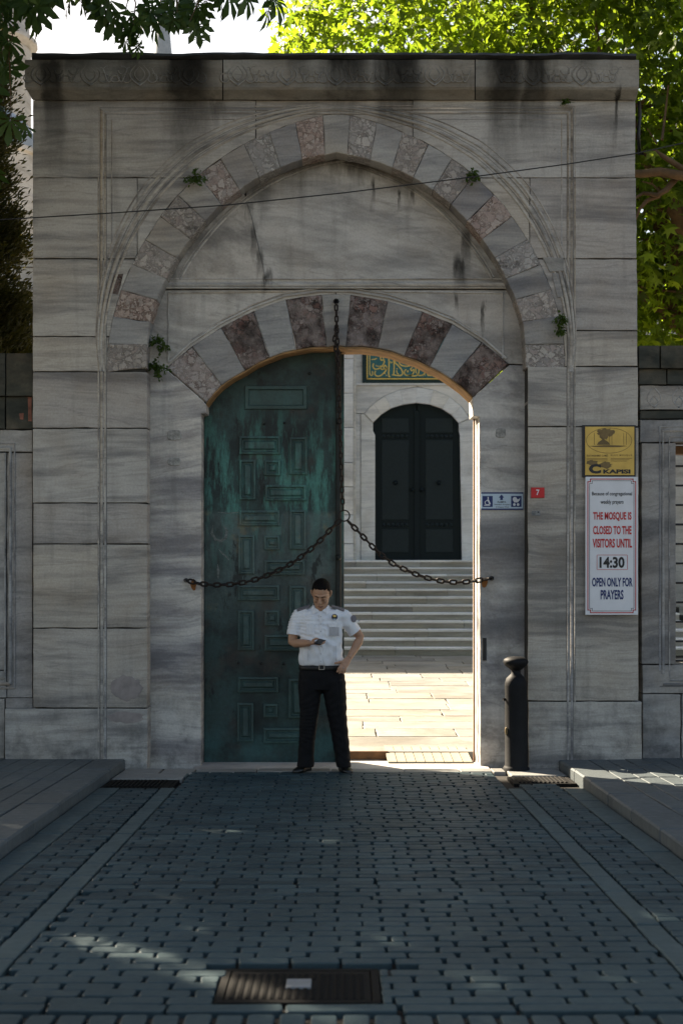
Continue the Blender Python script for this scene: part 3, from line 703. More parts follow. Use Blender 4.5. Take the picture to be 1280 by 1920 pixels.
# spandrels between lunette and door arch
for s in (-1, 1):
    ex = AEX[:6] if s < 0 else AEX[6:]
    o = [p for p in OI if 543 <= p[1] <= 690 and (p[0]-CX)*s > 0]
    if s < 0: poly = [(629, 543), (629, 552)]+ex[::-1]+[(262, 690)]+o
    else: poly = [(630, 543)]+o[:0]+[p for p in o]+[(1002, 684)]+ex[::-1]+[(630, 552)]
    block(poly, M_LUN, YI+.003, .3, 'spandrel_slab', bev=.003, amp=.0015)
fil([(AEX[0][0]+4, AEX[0][1]-10)]+[(x-(3 if x < 560 else 0)+(3 if x > 700 else 0), y-7) for x, y in AEX[1:-1]]+[(AEX[-1][0]-4, AEX[-1][1]-10)], 5, .012, YI, 'door_arch_moulding', M_LUN)
fil([(x, y-13) for x, y in AEX[1:-1]], 3, .008, YI, 'door_arch_moulding', M_LUN)
fil([(316, 680), (316, 549), (560, 546)], 4, .009, YI, 'spandrel_moulding', M_LUN); fil([(942, 672), (942, 549), (720, 546)], 4, .009, YI, 'spandrel_moulding', M_LUN)
# jambs
block([(262, 692), (311, 691), (387, 757), (387, 775), (377, 776), (377, 1446), (262, 1446)], M_JAMB, YI, .38, 'jamb', bev=.008, amp=.0015)
block([(1002, 686), (954, 684), (886, 746), (886, 780), (898, 782), (900, 1446), (1002, 1446)], M_JAMB2, YI, .38, 'jamb', bev=.008, amp=.002)
# inner rebate posts behind the jambs
for (a, b) in ((330, 387), (892, 950)):
    m = MB(); m.prism([P(a, 1446, .62), P(b, 1446, .62), P(b, 770, .62), P(a, 770, .62)], .615, .95, .008); m.build('rebate_post', M_SILL, gate)
m = MB(); m.prism([P(x, y, .47) for x, y in rectp(887.5, 775, 890, 1440)], .47, .53, .003); m.build('timber_frame', M_BROWN, gate)
for (x, y, rx, ry) in ((327, 816, 13, 10), (327, 866, 12, 8), (938, 812, 10, 9)):
    pts = [P(x+rx*(abs(math.cos(t))**.6)*math.copysign(1, math.cos(t))*R.uniform(.92, 1.05), y+ry*(abs(math.sin(t))**.6)*math.copysign(1, math.sin(t))*R.uniform(.9, 1.05), YI) for t in [i*math.pi/9 for i in range(18)]]
    m = MB(); m.prism(pts, YI-.006, YI+.05, .004); m.build('plaster_repair', M_PATCH, gate)
m = MB(); m.prism([P(x, y, YI) for x, y in rectp(904, 1196, 911, 1238)], YI-.02, YI+.03, .004); m.build('iron_strap', M_IRON, gate)
for (cx_, cy_, rx, ry) in ((238, 1290, 30, 24), (236, 1345, 36, 11)):
    q = [P(cx_+rx*math.cos(t)*R.uniform(.8, 1.1), cy_+ry*math.sin(t)*R.uniform(.75, 1.1), 0) for t in [-i*math.pi/16 for i in range(32)]]
    q = q[::-1] if area(q) < 0 else q; m = MB(); m.prism(q, -.0042, .006, .0012); m.build('plaster_trace', M_PINKPL, gate)
for pl in ([(213, 514), (232, 512), (222, 553), (203, 549)],):
    block(pl, M_BREC_D, -.003, .05, 'brick_patch', amp=.004)
block([(1016, 482), (1056, 484), (1056, 508), (1030, 510)], M_CORN, -.012, .05, 'chipped_stone', amp=.004)
block([(1034, 512), (1046, 512), (1056, 556), (1044, 558)], M_GATE, -.006, .05, 'chipped_stone')
# ---- side walls
def sidewall(s):
    lab = 'lower marble wall with mossy coping and moulded panel left of the gate' if s < 0 else 'lower marble wall with carved frieze and barred window right of the gate'
    wl = thing('side_wall', (s*4.2, .4, 0), lab, 'wall'); YW = .10
    if s < 0:
        X = lambda x: x
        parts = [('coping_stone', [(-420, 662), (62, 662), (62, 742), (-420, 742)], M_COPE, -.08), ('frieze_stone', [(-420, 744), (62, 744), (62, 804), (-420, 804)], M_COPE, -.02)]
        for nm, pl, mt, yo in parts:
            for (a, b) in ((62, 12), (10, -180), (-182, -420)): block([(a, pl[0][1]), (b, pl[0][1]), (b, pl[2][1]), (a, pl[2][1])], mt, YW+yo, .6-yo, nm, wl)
        for r_ in ((11, 1309, 62, 1328), (-420, 806, 61, 847), (14, 849, 61, 1308), (-420, 849, 12, 1256), (-420, 1258, 12, 1308), (-420, 1310, 9, 1446)): block(rectp(*r_), M_WALL, YW, .5, 'block', wl)
        for (x, w_, h) in ((28, 4, .010), (20, 7, .016), (10, 3, .010)):
            m = MB(); m.tube([P3(x, 1290-(28-x), YW), P3(x, 832+(28-x), YW), P3(-400, 832+(28-x), YW)], [(h, w_/2/205)]*3, 6, up=(0, -1, 0)); m.build('panel_moulding', M_WALL, wl, smooth=True)
            m = MB(); m.tube([P3(x, 1290-(28-x), YW), P3(-400, 1290-(28-x), YW)], [(h, w_/2/205)]*2, 6, up=(0, -1, 0)); m.build('panel_moulding', M_WALL, wl, smooth=True)
        for (a, b, c, d) in ((53, 744, 60, 790), (38, 775, 45, 787)):
            block(rectp(a, b, c, d), M_REDPL, YW-.024, .03, 'red_plaster', wl, bev=.001, amp=.004)
    else:
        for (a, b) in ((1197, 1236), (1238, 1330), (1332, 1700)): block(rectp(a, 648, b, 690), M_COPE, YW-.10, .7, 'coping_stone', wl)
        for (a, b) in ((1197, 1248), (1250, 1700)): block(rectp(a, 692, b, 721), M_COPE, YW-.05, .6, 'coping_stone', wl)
        for (a, b) in ((1199, 1400), (1402, 1700)): block(rectp(a, 723, b, 768), M_WALL, YW-.03, .6, 'frieze_stone', wl)
        for xc in (1225, 1272, 1318, 1365):
            for q in (1, .55):
                m = MB(); m.tube([P3(xc+q*15*math.sin(t*math.pi)*sg*(1-.3*t), 764-38*t*q, YW-.03) for sg in (1,) for t in [i/8 for i in range(9)]], [(.005, .007)]*9, 5, up=(0, -1, 0))
                m.tube([P3(xc-q*15*math.sin(t*math.pi)*(1-.3*t), 764-38*t*q, YW-.03) for t in [i/8 for i in range(9)]], [(.005, .007)]*9, 5, up=(0, -1, 0)); m.build('carving', M_WALL, wl, smooth=True)
        block(rectp(1199, 770, 1700, 785), M_COPE, YW-.015, .6, 'string_course', wl)
        for r_ in ((1199, 787, 1700, 829), (1202, 831, 1266, 1245), (1500, 831, 1700, 1245), (1204, 1247, 1700, 1300), (1204, 1302, 1275, 1440), (1277, 1302, 1700, 1440)): block(rectp(*r_), M_WALL, YW, .34, 'block', wl)
        for (x, y, w_, h) in ((1236, 800, 3, .008), (1242, 808, 6, .014), (1254, 819, 3, .008)):
            m = MB(); m.tube([P3(x, 1276-(1254-x), YW), P3(x, y, YW), P3(1690, y, YW)], [(h, w_/2/205)]*3, 6, up=(0, -1, 0)); m.build('window_moulding', M_WALL, wl, smooth=True)
            m = MB(); m.tube([P3(x, 1276+(1254-x)*.6, YW), P3(1690, 1276+(1254-x)*.6, YW)], [(h, w_/2/205)]*2, 6, up=(0, -1, 0)); m.build('window_moulding', M_WALL, wl, smooth=True)
        m = MB(); m.prism([P(x, y, YW+.2) for x, y in rectp(1262, 836, 1510, 851)], YW+.2, YW+.4, .006); m.build('wooden_lintel', M_BROWN, wl)
        yb = 874
        while yb < 1245:
            m = MB(); m.tube([P3(1262, yb, YW+.16), P3(1504, yb, YW+.16)], .010, 8); m.build('window_bar', M_IRON, wl); yb += 36.5
        for xb in (1310, 1362, 1414, 1466):
            m = MB(); m.tube([P3(xb, 834, YW+.16), P3(xb, 1248, YW+.16)], .010, 8); m.build('window_bar', M_IRON, wl)
sidewall(-1); sidewall(1)
m = MB(); m.prism([P(x, y, .1) for x, y in rectp(-420, 680, 70, 1446)], .14, .55, 0); m.build('mortar_core', M_MORTAR, bpy.data.objects['side_wall'])

# ------------------------------------------------------------------ green door leaf
YD = .50
door = thing('door_leaf', (PX(512, YD), YD, SILL_Z), 'closed weathered green wooden door leaf with raised panels', 'door')
def q2(pl, Y): return [P(x, y, Y) for x, y in pl]
top = [(383, 775), (383, 750), (415, 718), (460, 688), (505, 664), (560, 655), (634, 655)]
m = MB(); m.prism(q2([(383, 1434)]+top+[(634, 1434)], YD), YD, YD+.08, .004); m.build('leaf', M_DOOR, door)
m = MB(); m.prism(q2([(629, 1434), (629, 657), (640, 657), (640, 1434)], YD-.05), YD-.05, YD+.06, .012); m.build('meeting_stile', M_DOORE, door)
m = MB(); m.prism(q2([(638, 1434), (638, 664), (645, 664), (645, 1434)], YD), YD-.01, YD+.09, .006); m.build('edge_strip', M_DOOR, door)
PAN = [(459, 723, 576, 768, 1), (449, 818, 526, 852, 0), (543, 820, 576, 890, 0), (449, 862, 480, 937, 0), (496, 863, 526, 892, 0), (497, 909, 574, 939, 0),
       (449, 957, 525, 986, 0), (543, 956, 574, 1030, 0), (447, 1003, 478, 1076, 0), (495, 1004, 525, 1031, 0), (496, 1050, 572, 1078, 0),
       (446, 1097, 524, 1126, 0), (542, 1098, 574, 1172, 0), (446, 1144, 477, 1219, 0), (496, 1144, 524, 1173, 0), (496, 1190, 570, 1220, 0),
       (446, 1269, 522, 1298, 0), (541, 1272, 574, 1346, 0), (445, 1317, 476, 1390, 0), (494, 1319, 521, 1345, 0), (494, 1364, 570, 1393, 0)]
for (a, b, c, d, kk) in PAN:
    m = MB(); o = q2(rectp(a, b, c, d), YD); o = o[::-1] if area(o) < 0 else o
    n = 4; levels = [(0, YD), (.003, YD-.026), (.020, YD-.030), (.028, YD-.006), (.040, YD-.006), (.056, YD-.022)] if not kk else [(0, YD), (.006, YD-.02), (.035, YD-.022), (.045, YD-.001), (.05, YD-.001)]
    vs = []
    for (ins, yy) in levels: vs += [(x, yy, z) for x, z in inset(o, ins)]
    fs = [tuple((l*4+i, l*4+(i+1) % 4, (l+1)*4+(i+1) % 4, (l+1)*4+i)) for l in range(len(levels)-1) for i in range(4)]+[tuple((len(levels)-1)*4+i for i in range(4))]
    m.add(vs, fs); m.build('panel', M_DOORP, door)
for (x, y) in ((635, 790), (635, 1045), (635, 1300)):
    m = MB(); c = P3(x, y, YD-.05); pr = [(0.001, .05), (.018, .045), (.026, .03), (.022, .012), (.03, .0)]
    m.lathe(pr[::-1], (0, 0, 0), 14); m.v = [(c.x+a, c.y-cz, c.z+b) for a, b, cz in m.v]; auto_smooth(m.build('door_knob', M_DOORE, door))
def scuff(pl, wd):
    m = MB(); m.ribbon([P(x+R.uniform(-1, 1), y+R.uniform(-1, 1), YD) for x, y in pl], wd/200, YD-.0005, .0008, .2); m.build('paint_scuff', M_SCUFF, door)
scuff([(400, 985), (398, 1000), (404, 1012), (414, 1015), (424, 1008), (426, 994), (420, 985)], 5); scuff([(410, 1030), (416, 1036), (424, 1044), (430, 1050)], 3); scuff([(408, 1058), (410, 1070), (409, 1085)], 5); scuff([(403, 960), (430, 963), (455, 959)], 2)
for (x, y) in ((447, 1243), (490, 1244), (532, 1245), (575, 1246), (495, 795), (533, 793), (447, 700), (580, 700)):
    m = MB(); c = P3(x, y, YD); m.lathe([(.014, 0), (.012, .008), (.006, .013), (.001, .014)], (0, 0, 0), 10); m.v = [(c.x+a, c.y-k_, c.z+b_) for a, b_, k_ in m.v]; m.build('rivet', M_DOORE, door, smooth=True)
# brown riser and boarded ramp on the sunny side
m = MB(); m.box(-.4, PX(727, .7), .705, .735, SILL_Z+.002, CT_Z+.004, .003); m.build('riser_board', M_BROWN, court)
ramp = thing('wooden_ramp', (PX(808, .5), .5, SILL_Z), 'short boarded ramp bridging the threshold beside the door', 'ramp')
for k in range(9):
    xa, xb = PX(727, .40)+k*.0875, PX(727, .40)+(k+1)*.0875-.007
    sh = .0
    m = MB(); v = []
    for (Yc, z) in ((.385, SILL_Z+.03), (1.0, CT_Z+.022)):
        dx = -.0 if Yc < .5 else -.02
        v += [(xa+dx, Yc, z), (xb+dx, Yc, z), (xb+dx, Yc, z-.022), (xa+dx, Yc, z-.022)]
    m.add(v, [(0, 1, 5, 4), (1, 2, 6, 5), (2, 3, 7, 6), (3, 0, 4, 7), (3, 2, 1, 0), (4, 5, 6, 7)]); m.build('board', M_WOOD, ramp)
# ------------------------------------------------------------------ courtyard stairs and portal
st = thing('courtyard_stairs', (1, 15, CT_Z), 'broad pale marble stairs climbing to the courtyard door', 'stairs')
NS, SR, STR, Y0S = 12, .141, .385, 13.0
for k in range(NS):
    x = -5.0+R.uniform(-1, 0); Ya = Y0S+k*STR; zt = CT_Z+(k+1)*SR
    while x < 6.5:
        L = R.uniform(1.0, 2.4); m = MB(); b = min(x+L, 6.5)
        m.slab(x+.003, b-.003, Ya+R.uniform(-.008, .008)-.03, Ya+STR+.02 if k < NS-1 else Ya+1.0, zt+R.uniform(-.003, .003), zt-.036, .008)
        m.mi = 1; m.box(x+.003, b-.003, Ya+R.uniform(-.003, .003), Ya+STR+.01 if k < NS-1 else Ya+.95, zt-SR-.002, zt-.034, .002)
        m.build('step_stone', [M_WHITE, M_STEP], st); x += L  # pale treads, darker risers: sky light and shade put into the marble colours
m = MB()
for k in range(NS): m.box(-6, 6.6, Y0S+k*STR+.06, Y0S+NS*STR+.9, CT_Z+k*SR-.02, CT_Z+(k+1)*SR-.05)
m.build('stair_core', M_MORTAR, st)
YP = Y0S+NS*STR+.45                 # portal front
ZP = CT_Z+NS*SR
por = thing('mosque_portal', (PX(781, YP), YP+.5, ZP), 'marble portal wall of the mosque with an arched doorway', 'building')
def pb(pl, mat, Y, back, nm, bev=.01, rg=False):
    q = q2(pl, Y); q = q[::-1] if area(q) < 0 else q
    m = MB(); m.prism(rough(q, .3, .004) if rg else q, Y, Y+back, bev); return m.build(nm, mat, por)
yB = 1058
ring_o = [(683, 775), (700, 757), (722, 742), (750, 731), (781, 726), (812, 731), (842, 744), (864, 762), (880, 784)]
ring_i = [(699, 792), (714, 777), (733, 765), (756, 758), (781, 755), (806, 758), (829, 766), (847, 778), (860, 793)]
for i in range(8): pb([ring_o[i], ring_o[i+1], ring_i[i+1], ring_i[i]], M_WHITE, YP-.03, .3, 'arch_stone', .008)
pb([(683, 776), (699, 793), (699, 808), (703, 816), (703, yB), (676, yB), (676, 776)], M_WHITE, YP-.01, .3, 'door_jamb')
pb([(880, 785), (860, 794), (860, 808), (862, 816), (866, yB), (890, yB), (890, 785)], M_WHITE, YP-.01, .3, 'door_jamb')
pb([(667, 722), (781, 722), (781, 725)]+ring_o[:4][::-1]+[(675, 775), (667, 775)], M_WHITE, YP, .3, 'spandrel_stone')
pb([(782, 722), (900, 722), (900, 784), (881, 784)]+ring_o[5:][::-1][1:]+[(782, 725)], M_WHITE, YP, .3, 'spandrel_stone')
pb([(667, 776), (675, 776), (675, yB), (667, yB)], M_WHITE, YP-.02, .3, 'wall_stone', .006)
pb([(891, 786), (960, 786), (960, yB), (891, yB)], M_WHITE, YP-.02, .3, 'wall_stone', .006)
for (a, b) in ((560, 605), (606, 642)): pb(rectp(a, 600, b, yB), M_WHITE, YP-.02, .3, 'wall_stone')
yy = 560
while yy < yB:
    y2 = min(yB, yy+R.uniform(44, 66)); pb(rectp(641, yy, 662, y2-1), M_WHITE, YP-.35, .6, 'pilaster_stone', .008); yy = y2
pb(rectp(662, 560, 667, yB), M_WHITE, YP-.12, .4, 'pilaster_stone')
pb(rectp(667, 560, 960, 657), M_WHITE, YP, .3, 'wall_stone')
pb(rectp(667, 658, 679, 721), M_WHITE, YP, .3, 'wall_stone', .005)
pb(rectp(667, 718, 960, 722), M_WHITE, YP-.04, .3, 'string_course', .005)
# doors of the portal
fd = thing('bronze_double_door', (PX(781, YP+.15), YP+.15, ZP), 'dark arched double door at the top of the courtyard stairs', 'door')
YF = YP+.10
for s in (-1, 1):
    top = [p for p in ring_i if (p[0]-781)*s >= 0]
    top = top if s < 0 else top[::-1]
    q = [(x+s*3, y-2) if abs(x-781) > 5 else (x+s*.6, y-2) for x, y in top]
    xo = 697 if s < 0 else 866
    pl = [(781+s*.6, 1052), (xo, 1052)]+q
    m = MB(); qq = q2(pl, YF); qq = qq[::-1] if area(qq) < 0 else qq; m.prism(qq, YF, YF+.08, .01); lf = m.build('door_panel', M_FDOOR, fd)
    xa, xb = (715, 766) if s < 0 else (797, 849)
    for (ya, yb_) in ((784, 812), (825, 975), (992, 1036)):
        for j in range(1): 
            m = MB(); m.prism(q2(rectp(xa, ya, xb, yb_), YF)[::-1], YF-.02, YF+.01, .012); m.build('panel', M_FDOOR2, lf)
    for yr in (818, 984):
        for j in range(6):
            c = P3(xa+4+j*(xb-xa-8)/5, yr, YF); m = MB(); m.lathe([(.04, 0), (.036, .02), (.02, .034), (.002, .04)], (0, 0, 0), 10); m.v = [(c.x+a, c.y-k, c.z+b) for a, b, k in m.v]; m.build('stud', M_FDOOR2, lf, smooth=True)
    for (xk, yk, rr_) in ((741 if s < 0 else 822, 905, .055), (773 if s < 0 else 790, 918, .05)):
        c = P3(xk, yk, YF-.02); m = MB(); m.lathe([(rr_, 0), (rr_*.8, .03), (rr_*.5, .07), (.004, .085)], (0, 0, 0), 12); m.v = [(c.x+a, c.y-k, c.z+b) for a, b, k in m.v]; m.build('door_knocker', M_FDOOR, lf, smooth=True)
m = MB(); m.prism(q2(rectp(776, 770, 786, 1050), YF)[::-1], YF-.035, YF+.0, .01); m.build('door_astragal', M_FDOOR, fd)
# calligraphy panel
YC = YP-.05
cp = thing('inscription_panel', (PX(790, YC), YC, PZ(718, YC)), 'teal panel with gold calligraphy above the far arched door', 'inscription')
m = MB(); m.prism(q2(rectp(679, 600, 905, 718), YC)[::-1], YC, YC+.06, .006); m.build('border', M_NAVY, cp)
m = MB(); m.prism(q2(rectp(690, 604, 896, 708), YC)[::-1], YC-.012, YC+.01, .003); m.build('field', M_TEAL, cp)
Yg = YC-.014
for (a, b, c, d) in ((687, 603, 689.2, 711), (692, 606, 693.6, 703), (687, 709, 899, 711.4)):
    m = MB(); m.prism(q2(rectp(a, b, c, d), Yg)[::-1], Yg-.004, Yg+.03, .001); m.build('gold_line', M_GOLD, cp)
def cal(pts, wd=13):
    pl = [Vector((670+x/5.82, 640+y/5.82)) for x, y in pts]
    sm = []
    for i in range(len(pl)-1):
        a, b, c, d = pl[max(0, i-1)], pl[i], pl[i+1], pl[min(len(pl)-1, i+2)]
        for j in range(5):
            t = j/5; sm.append(.5*((2*b)+(c-a)*t+(2*a-5*b+4*c-d)*t*t+(3*b-a-3*c+d)*t**3))
    sm.append(pl[-1]); m = MB(); m.ribbon([P(p.x, p.y, Yg) for p in sm], wd/5.82*31/2667*1.0, Yg, .006); m.build('calligraphy', M_GOLD, cp)
for pts, wd in [([(135, 330), (138, 365), (158, 372), (165, 345), (158, 325)], 10), ([(150, 150), (230, 146), (320, 148)], 11), ([(150, 200), (185, 196), (212, 186)], 11),
    ([(285, 190), (268, 162), (250, 180), (262, 208), (285, 200), (292, 225), (270, 268), (225, 300), (185, 300), (168, 272), (175, 240)], 13),
    ([(320, 285), (300, 262), (285, 285), (305, 305), (322, 290), (300, 330), (255, 372), (215, 380), (188, 358), (195, 320)], 13), ([(262, 270), (240, 275), (262, 305), (300, 300)], 11),
    ([(340, 150), (343, 250), (340, 370), (358, 388)], 14), ([(385, 225), (362, 235), (358, 215)], 9), ([(395, 190), (398, 290), (392, 362), (375, 362)], 13),
    ([(440, 195), (405, 225), (440, 262), (480, 310), (492, 350), (470, 372), (425, 372), (395, 366)], 14), ([(425, 315), (430, 340), (445, 362)], 10),
    ([(470, 210), (455, 235), (480, 262), (540, 272), (600, 255)], 13), ([(530, 305), (510, 330), (520, 365), (560, 375), (600, 362)], 12), ([(535, 330), (552, 318), (545, 342)], 9),
    ([(600, 285), (578, 300), (590, 322), (612, 305), (610, 345), (580, 372), (540, 368)], 12), ([(632, 260), (634, 320), (640, 350)], 12), ([(665, 270), (668, 330), (655, 365), (620, 378), (585, 372)], 13),
    ([(735, 290), (705, 310), (735, 335), (715, 365), (670, 372), (650, 350)], 13), ([(760, 340), (765, 370), (800, 372), (835, 355), (830, 335)], 12), ([(850, 350), (855, 372)], 9),
    ([(700, 150), (702, 240), (700, 300)], 12), ([(760, 150), (750, 230), (780, 290)], 12), ([(640, 130), (600, 190), (560, 210)], 12), ([(470, 140), (520, 120), (590, 130)], 12)]: cal(pts, wd)
for (x, y) in ((205, 265), (222, 272), (298, 352), (315, 372), (478, 225), (497, 232), (525, 236), (712, 372), (733, 368), (805, 340), (825, 338), (430, 300)):
    c = P3(670+x/5.82, 640+y/5.82, Yg); m = MB(); k = .017; m.add([(c.x-k, Yg-.006, c.z), (c.x, Yg-.006, c.z-k), (c.x+k, Yg-.006, c.z), (c.x, Yg-.006, c.z+k), (c.x, Yg, c.z)], [(0, 1, 2, 3)]); m.build('calligraphy_dot', M_GOLD, cp)
# mosque body behind
mq = thing('mosque_hall', (-4, 25, 0), 'pale stone mosque hall behind the trees', 'building')
m = MB(); m.box(-22, 15, YP+.32, YP+9, CT_Z-.1, 8.5, .02); m.build('wall', M_BLDG, mq)
m = MB(); m.box(-22.2, 15.2, YP+.1, YP+9, 8.5, 8.85, .03); m.build('cornice', M_BLDG, mq)
zc = 1.0
while zc < 8.4:
    m = MB(); m.box(-22, PX(555, YP), YP+.300, YP+.33, zc, zc+.012); m.build('course_line', M_MORTAR, mq); zc += .48
for xw in (-18, -14.5, -11, -7.4):
    m = MB(); n = 16; pts = [(xw-.8, 4.2), (xw+.8, 4.2)]+[(xw+.8*math.cos(t*math.pi/n), 6.2+.8*math.sin(t*math.pi/n)) for t in range(n+1)]
    m.prism(pts, YP+.28, YP+.33, .005); wd_ = m.build('arched_window', M_FDOOR2, mq)
    for k in range(9):
        a0, a1 = math.pi*k/9, math.pi*(k+1)/9-.02
        pl = [(xw+.82*math.cos(a0), 6.2+.82*math.sin(a0)), (xw+1.2*math.cos(a0), 6.2+1.2*math.sin(a0)), (xw+1.2*math.cos(a1), 6.2+1.2*math.sin(a1)), (xw+.82*math.cos(a1), 6.2+.82*math.sin(a1))]
        m = MB(); m.prism(pl, YP+.26, YP+.33, .004); m.build('arch_stone', M_REDPL if k % 2 else M_WHITE, wd_)
def dome(nm, c, r, lab):
    t = thing(nm, (c[0], c[1], 0), lab, 'building')
    m = MB(); m.lathe([(r*1.02, 0), (r*1.02, c[2]-.2), (r*1.08, c[2]-.15), (r*1.08, c[2])], (c[0], c[1], 0), 40); auto_smooth(m.build('drum', M_BLDG, t), 30)
    m = MB(); m.lathe([(r*math.cos(a), r*.85*math.sin(a)) for a in [i*math.pi/2/14 for i in range(14)]]+[(.05, r*.86)], c, 40); auto_smooth(m.build('dome_shell', M_LEADB, t))
    return t
M_LEADB = simple('pale lead roofing', (.30, .33, .36), .6, .1, .2, 3, .2)
dome('domed_chamber', (PX(-45, 34), 34, PZ(290, 34)), 2.0, 'low lead dome seen between the conifer and the gate')
# minarets
def minaret(nm, X, Yc, r, ztop, hc, lab):
    t = thing(nm, (X, Yc, 0), lab, 'minaret', 'slender pale minarets behind the gate')
    n = 20; m = MB(); pr = [(r, 0), (r, ztop*.55)]; m.lathe(pr, (X, Yc, 0), n); m.build('shaft', M_BLDG, t)
    m = MB(); m.lathe([(r*1.0, ztop*.55+.01), (r*1.5, ztop*.57), (r*1.5, ztop*.6), (r*.9, ztop*.602)], (X, Yc, 0), n); m.build('balcony', M_BLDG, t)
    m = MB(); m.lathe([(r*.9, ztop*.6), (r*.9, ztop)], (X, Yc, 0), n); m.build('upper_shaft', M_BLDG, t)
    m = MB(); m.lathe([(r*1.02, ztop), (r*.72, ztop+hc*.35), (r*.3, ztop+hc*.8), (.05, ztop+hc)], (X, Yc, 0), n); m.build('spire', M_LEADB, t, smooth=False)
Yd = 98.0
minaret('minaret', PX(303, Yd), Yd, .80, PZ(130, Yd), 7.5, 'distant minaret spire showing above the left part of the gate')
Yd = 48.0; t_ = thing('minaret', (PX(-40, Yd), Yd, 0), 'large minaret shaft behind the conifer at the left edge', 'minaret', 'slender pale minarets behind the gate')
xr = PX(54, Yd, 100); xc = PX(-40, Yd, 100); r0 = xr-xc
zA = PZ(95, Yd)
for (nm, pr) in (('shaft', [(r0*1.06, 0), (r0*1.04, PZ(190, Yd)), (r0*1.04, zA)]), ('balcony', [(r0*1.04, zA+.01), (r0*1.16, zA+.25), (r0*1.16, zA+.42), (r0, zA+.43)]), ('upper_shaft', [(r0, zA+.42), (r0, zA+6)])):
    m = MB(); m.lathe(pr, (xc, Yd, 0), 24); m.build(nm, M_BLDG, t_)
zc = zA-6
while zc < zA+5:
    m = MB(); rr_ = r0*1.045 if zc < zA else r0*1.004; m.lathe([(rr_, zc), (rr_, zc+.03)], (xc, Yd, 0), 24); m.build('stone_course', M_STEP, t_); zc += .9

# ------------------------------------------------------------------ chain
def link_mesh(L=.088, W=.054, r=.0095):
    m = MB(); a = W/2-r; b = L/2-r-a; pts = []
    for i in range(6): t = -math.pi/2+math.pi*i/5; pts.append((b+a*math.cos(t), 0, a*math.sin(t)))
    for i in range(6): t = math.pi/2+math.pi*i/5; pts.append((-b+a*math.cos(t), 0, a*math.sin(t)))
    m.tube(pts, r, 6, closed=True, up=(0, 1, 0)); return m.mesh(M_RUST, True, 'link')
LM = link_mesh(); LM_S = link_mesh(.076, .042, .0085)
YCH = .155
ch = thing('hanging_chain', tuple(P3(640, 968, YCH)), 'rusty iron chain hung from the keystone and swagged across the doorway', 'chain')
def run(pts, pitch, me, phase=0):
    pl = [Vector(p) for p in pts]; cum = [0]
    for i in range(1, len(pl)): cum.append(cum[-1]+(pl[i]-pl[i-1]).length)
    n = int(round(cum[-1]/pitch)); k = 0
    for j in range(n):
        s = (j+.5)*cum[-1]/n; i = 1
        while i < len(pl)-1 and cum[i] < s: i += 1
        t = (s-cum[i-1])/(cum[i]-cum[i-1]); p = pl[i-1].lerp(pl[i], t); d = (pl[i]-pl[i-1]).normalized()
        up = Vector((0, -1, 0)); y = (up-d*up.dot(d)).normalized(); z = d.cross(y)
        M = Matrix((d, y, z)).transposed(); M = M @ Matrix.Rotation((math.pi/2 if (j+phase) % 2 else 0)+R.uniform(-.25, .25), 3, 'X')
        link('chain_link', me, ch, p, M.to_euler())
def cate(a, b, sag, n=40, Y=YCH):
    return [P3(a[0]+(b[0]-a[0])*t, a[1]+(b[1]-a[1])*t+sag(t), Y) for t in [i/n for i in range(n+1)]]
Lp = [(354, 1089), (372, 1094), (400, 1097), (430, 1096), (458, 1092), (485, 1085), (510, 1075), (535, 1063), (558, 1049), (580, 1032), (602, 1012), (622, 990), (638, 975)]
Rp = [(652, 977), (668, 993), (684, 1010), (700, 1027), (716, 1042), (735, 1056), (757, 1067), (780, 1077), (805, 1085), (830, 1090), (856, 1092), (885, 1090), (915, 1085)]
run([P3(x, y, YCH) for x, y in Lp], .059, LM); run([P3(x, y, YCH) for x, y in Rp], .059, LM, 1)
run([P3(630, 572, .19), P3(631, 610, .17), P3(633, 650, .16), P3(636, 760, .155), P3(640, 900, YCH), P3(643, 956, YCH)], .052, LM_S)
run([P3(631, 610, .15), P3(627, 635, .15), P3(629, 652, .15), P3(634, 690, .15)], .052, LM_S)
m = MB(); c = P3(645, 967, YCH); m.tube([(c.x+.05*math.cos(t*math.pi/10), c.y, c.z+.05*math.sin(t*math.pi/10)) for t in range(20)], .007, 6, closed=True, up=(0, 1, 0)); m.build('ring', M_RUST, ch, smooth=True)
for (x, y) in ((349, 1088), (921, 1084)):
    m = MB(); c = P3(x, y, YI); m.tube([(c.x, YI+.02, c.z), (c.x, YI-.03, c.z), (c.x+(.02 if x < 600 else -.02), YCH-.005, c.z-.004)], [.022, .02, .014], 8); m.build('anchor', M_IRON, ch, smooth=True)
    m = MB(); c = P3(x+(14 if x < 600 else -14), y+6, YI); m.prism([(c.x+.035*math.cos(t)*R.uniform(.6, 1.1), c.z-.01+.055*math.sin(t)*R.uniform(.6, 1.1)) for t in [i*.52 for i in range(12)]], YI-.0045, YI+.01, .001); m.build('rust_stain', M_RUSTP, gate)
m = MB(); c = P3(630, 565, YI); 
for k in range(9): a = k*.7; m.tube([(c.x, YI+.01, c.z), (c.x+.012*math.cos(a), YI-.03, c.z+.012*math.sin(a)), (c.x+.022*math.cos(a), YI-.055, c.z+.02*math.sin(a)-.01)], [.012, .012, .008], 6)
m.build('hook', M_IRON, ch, smooth=True)
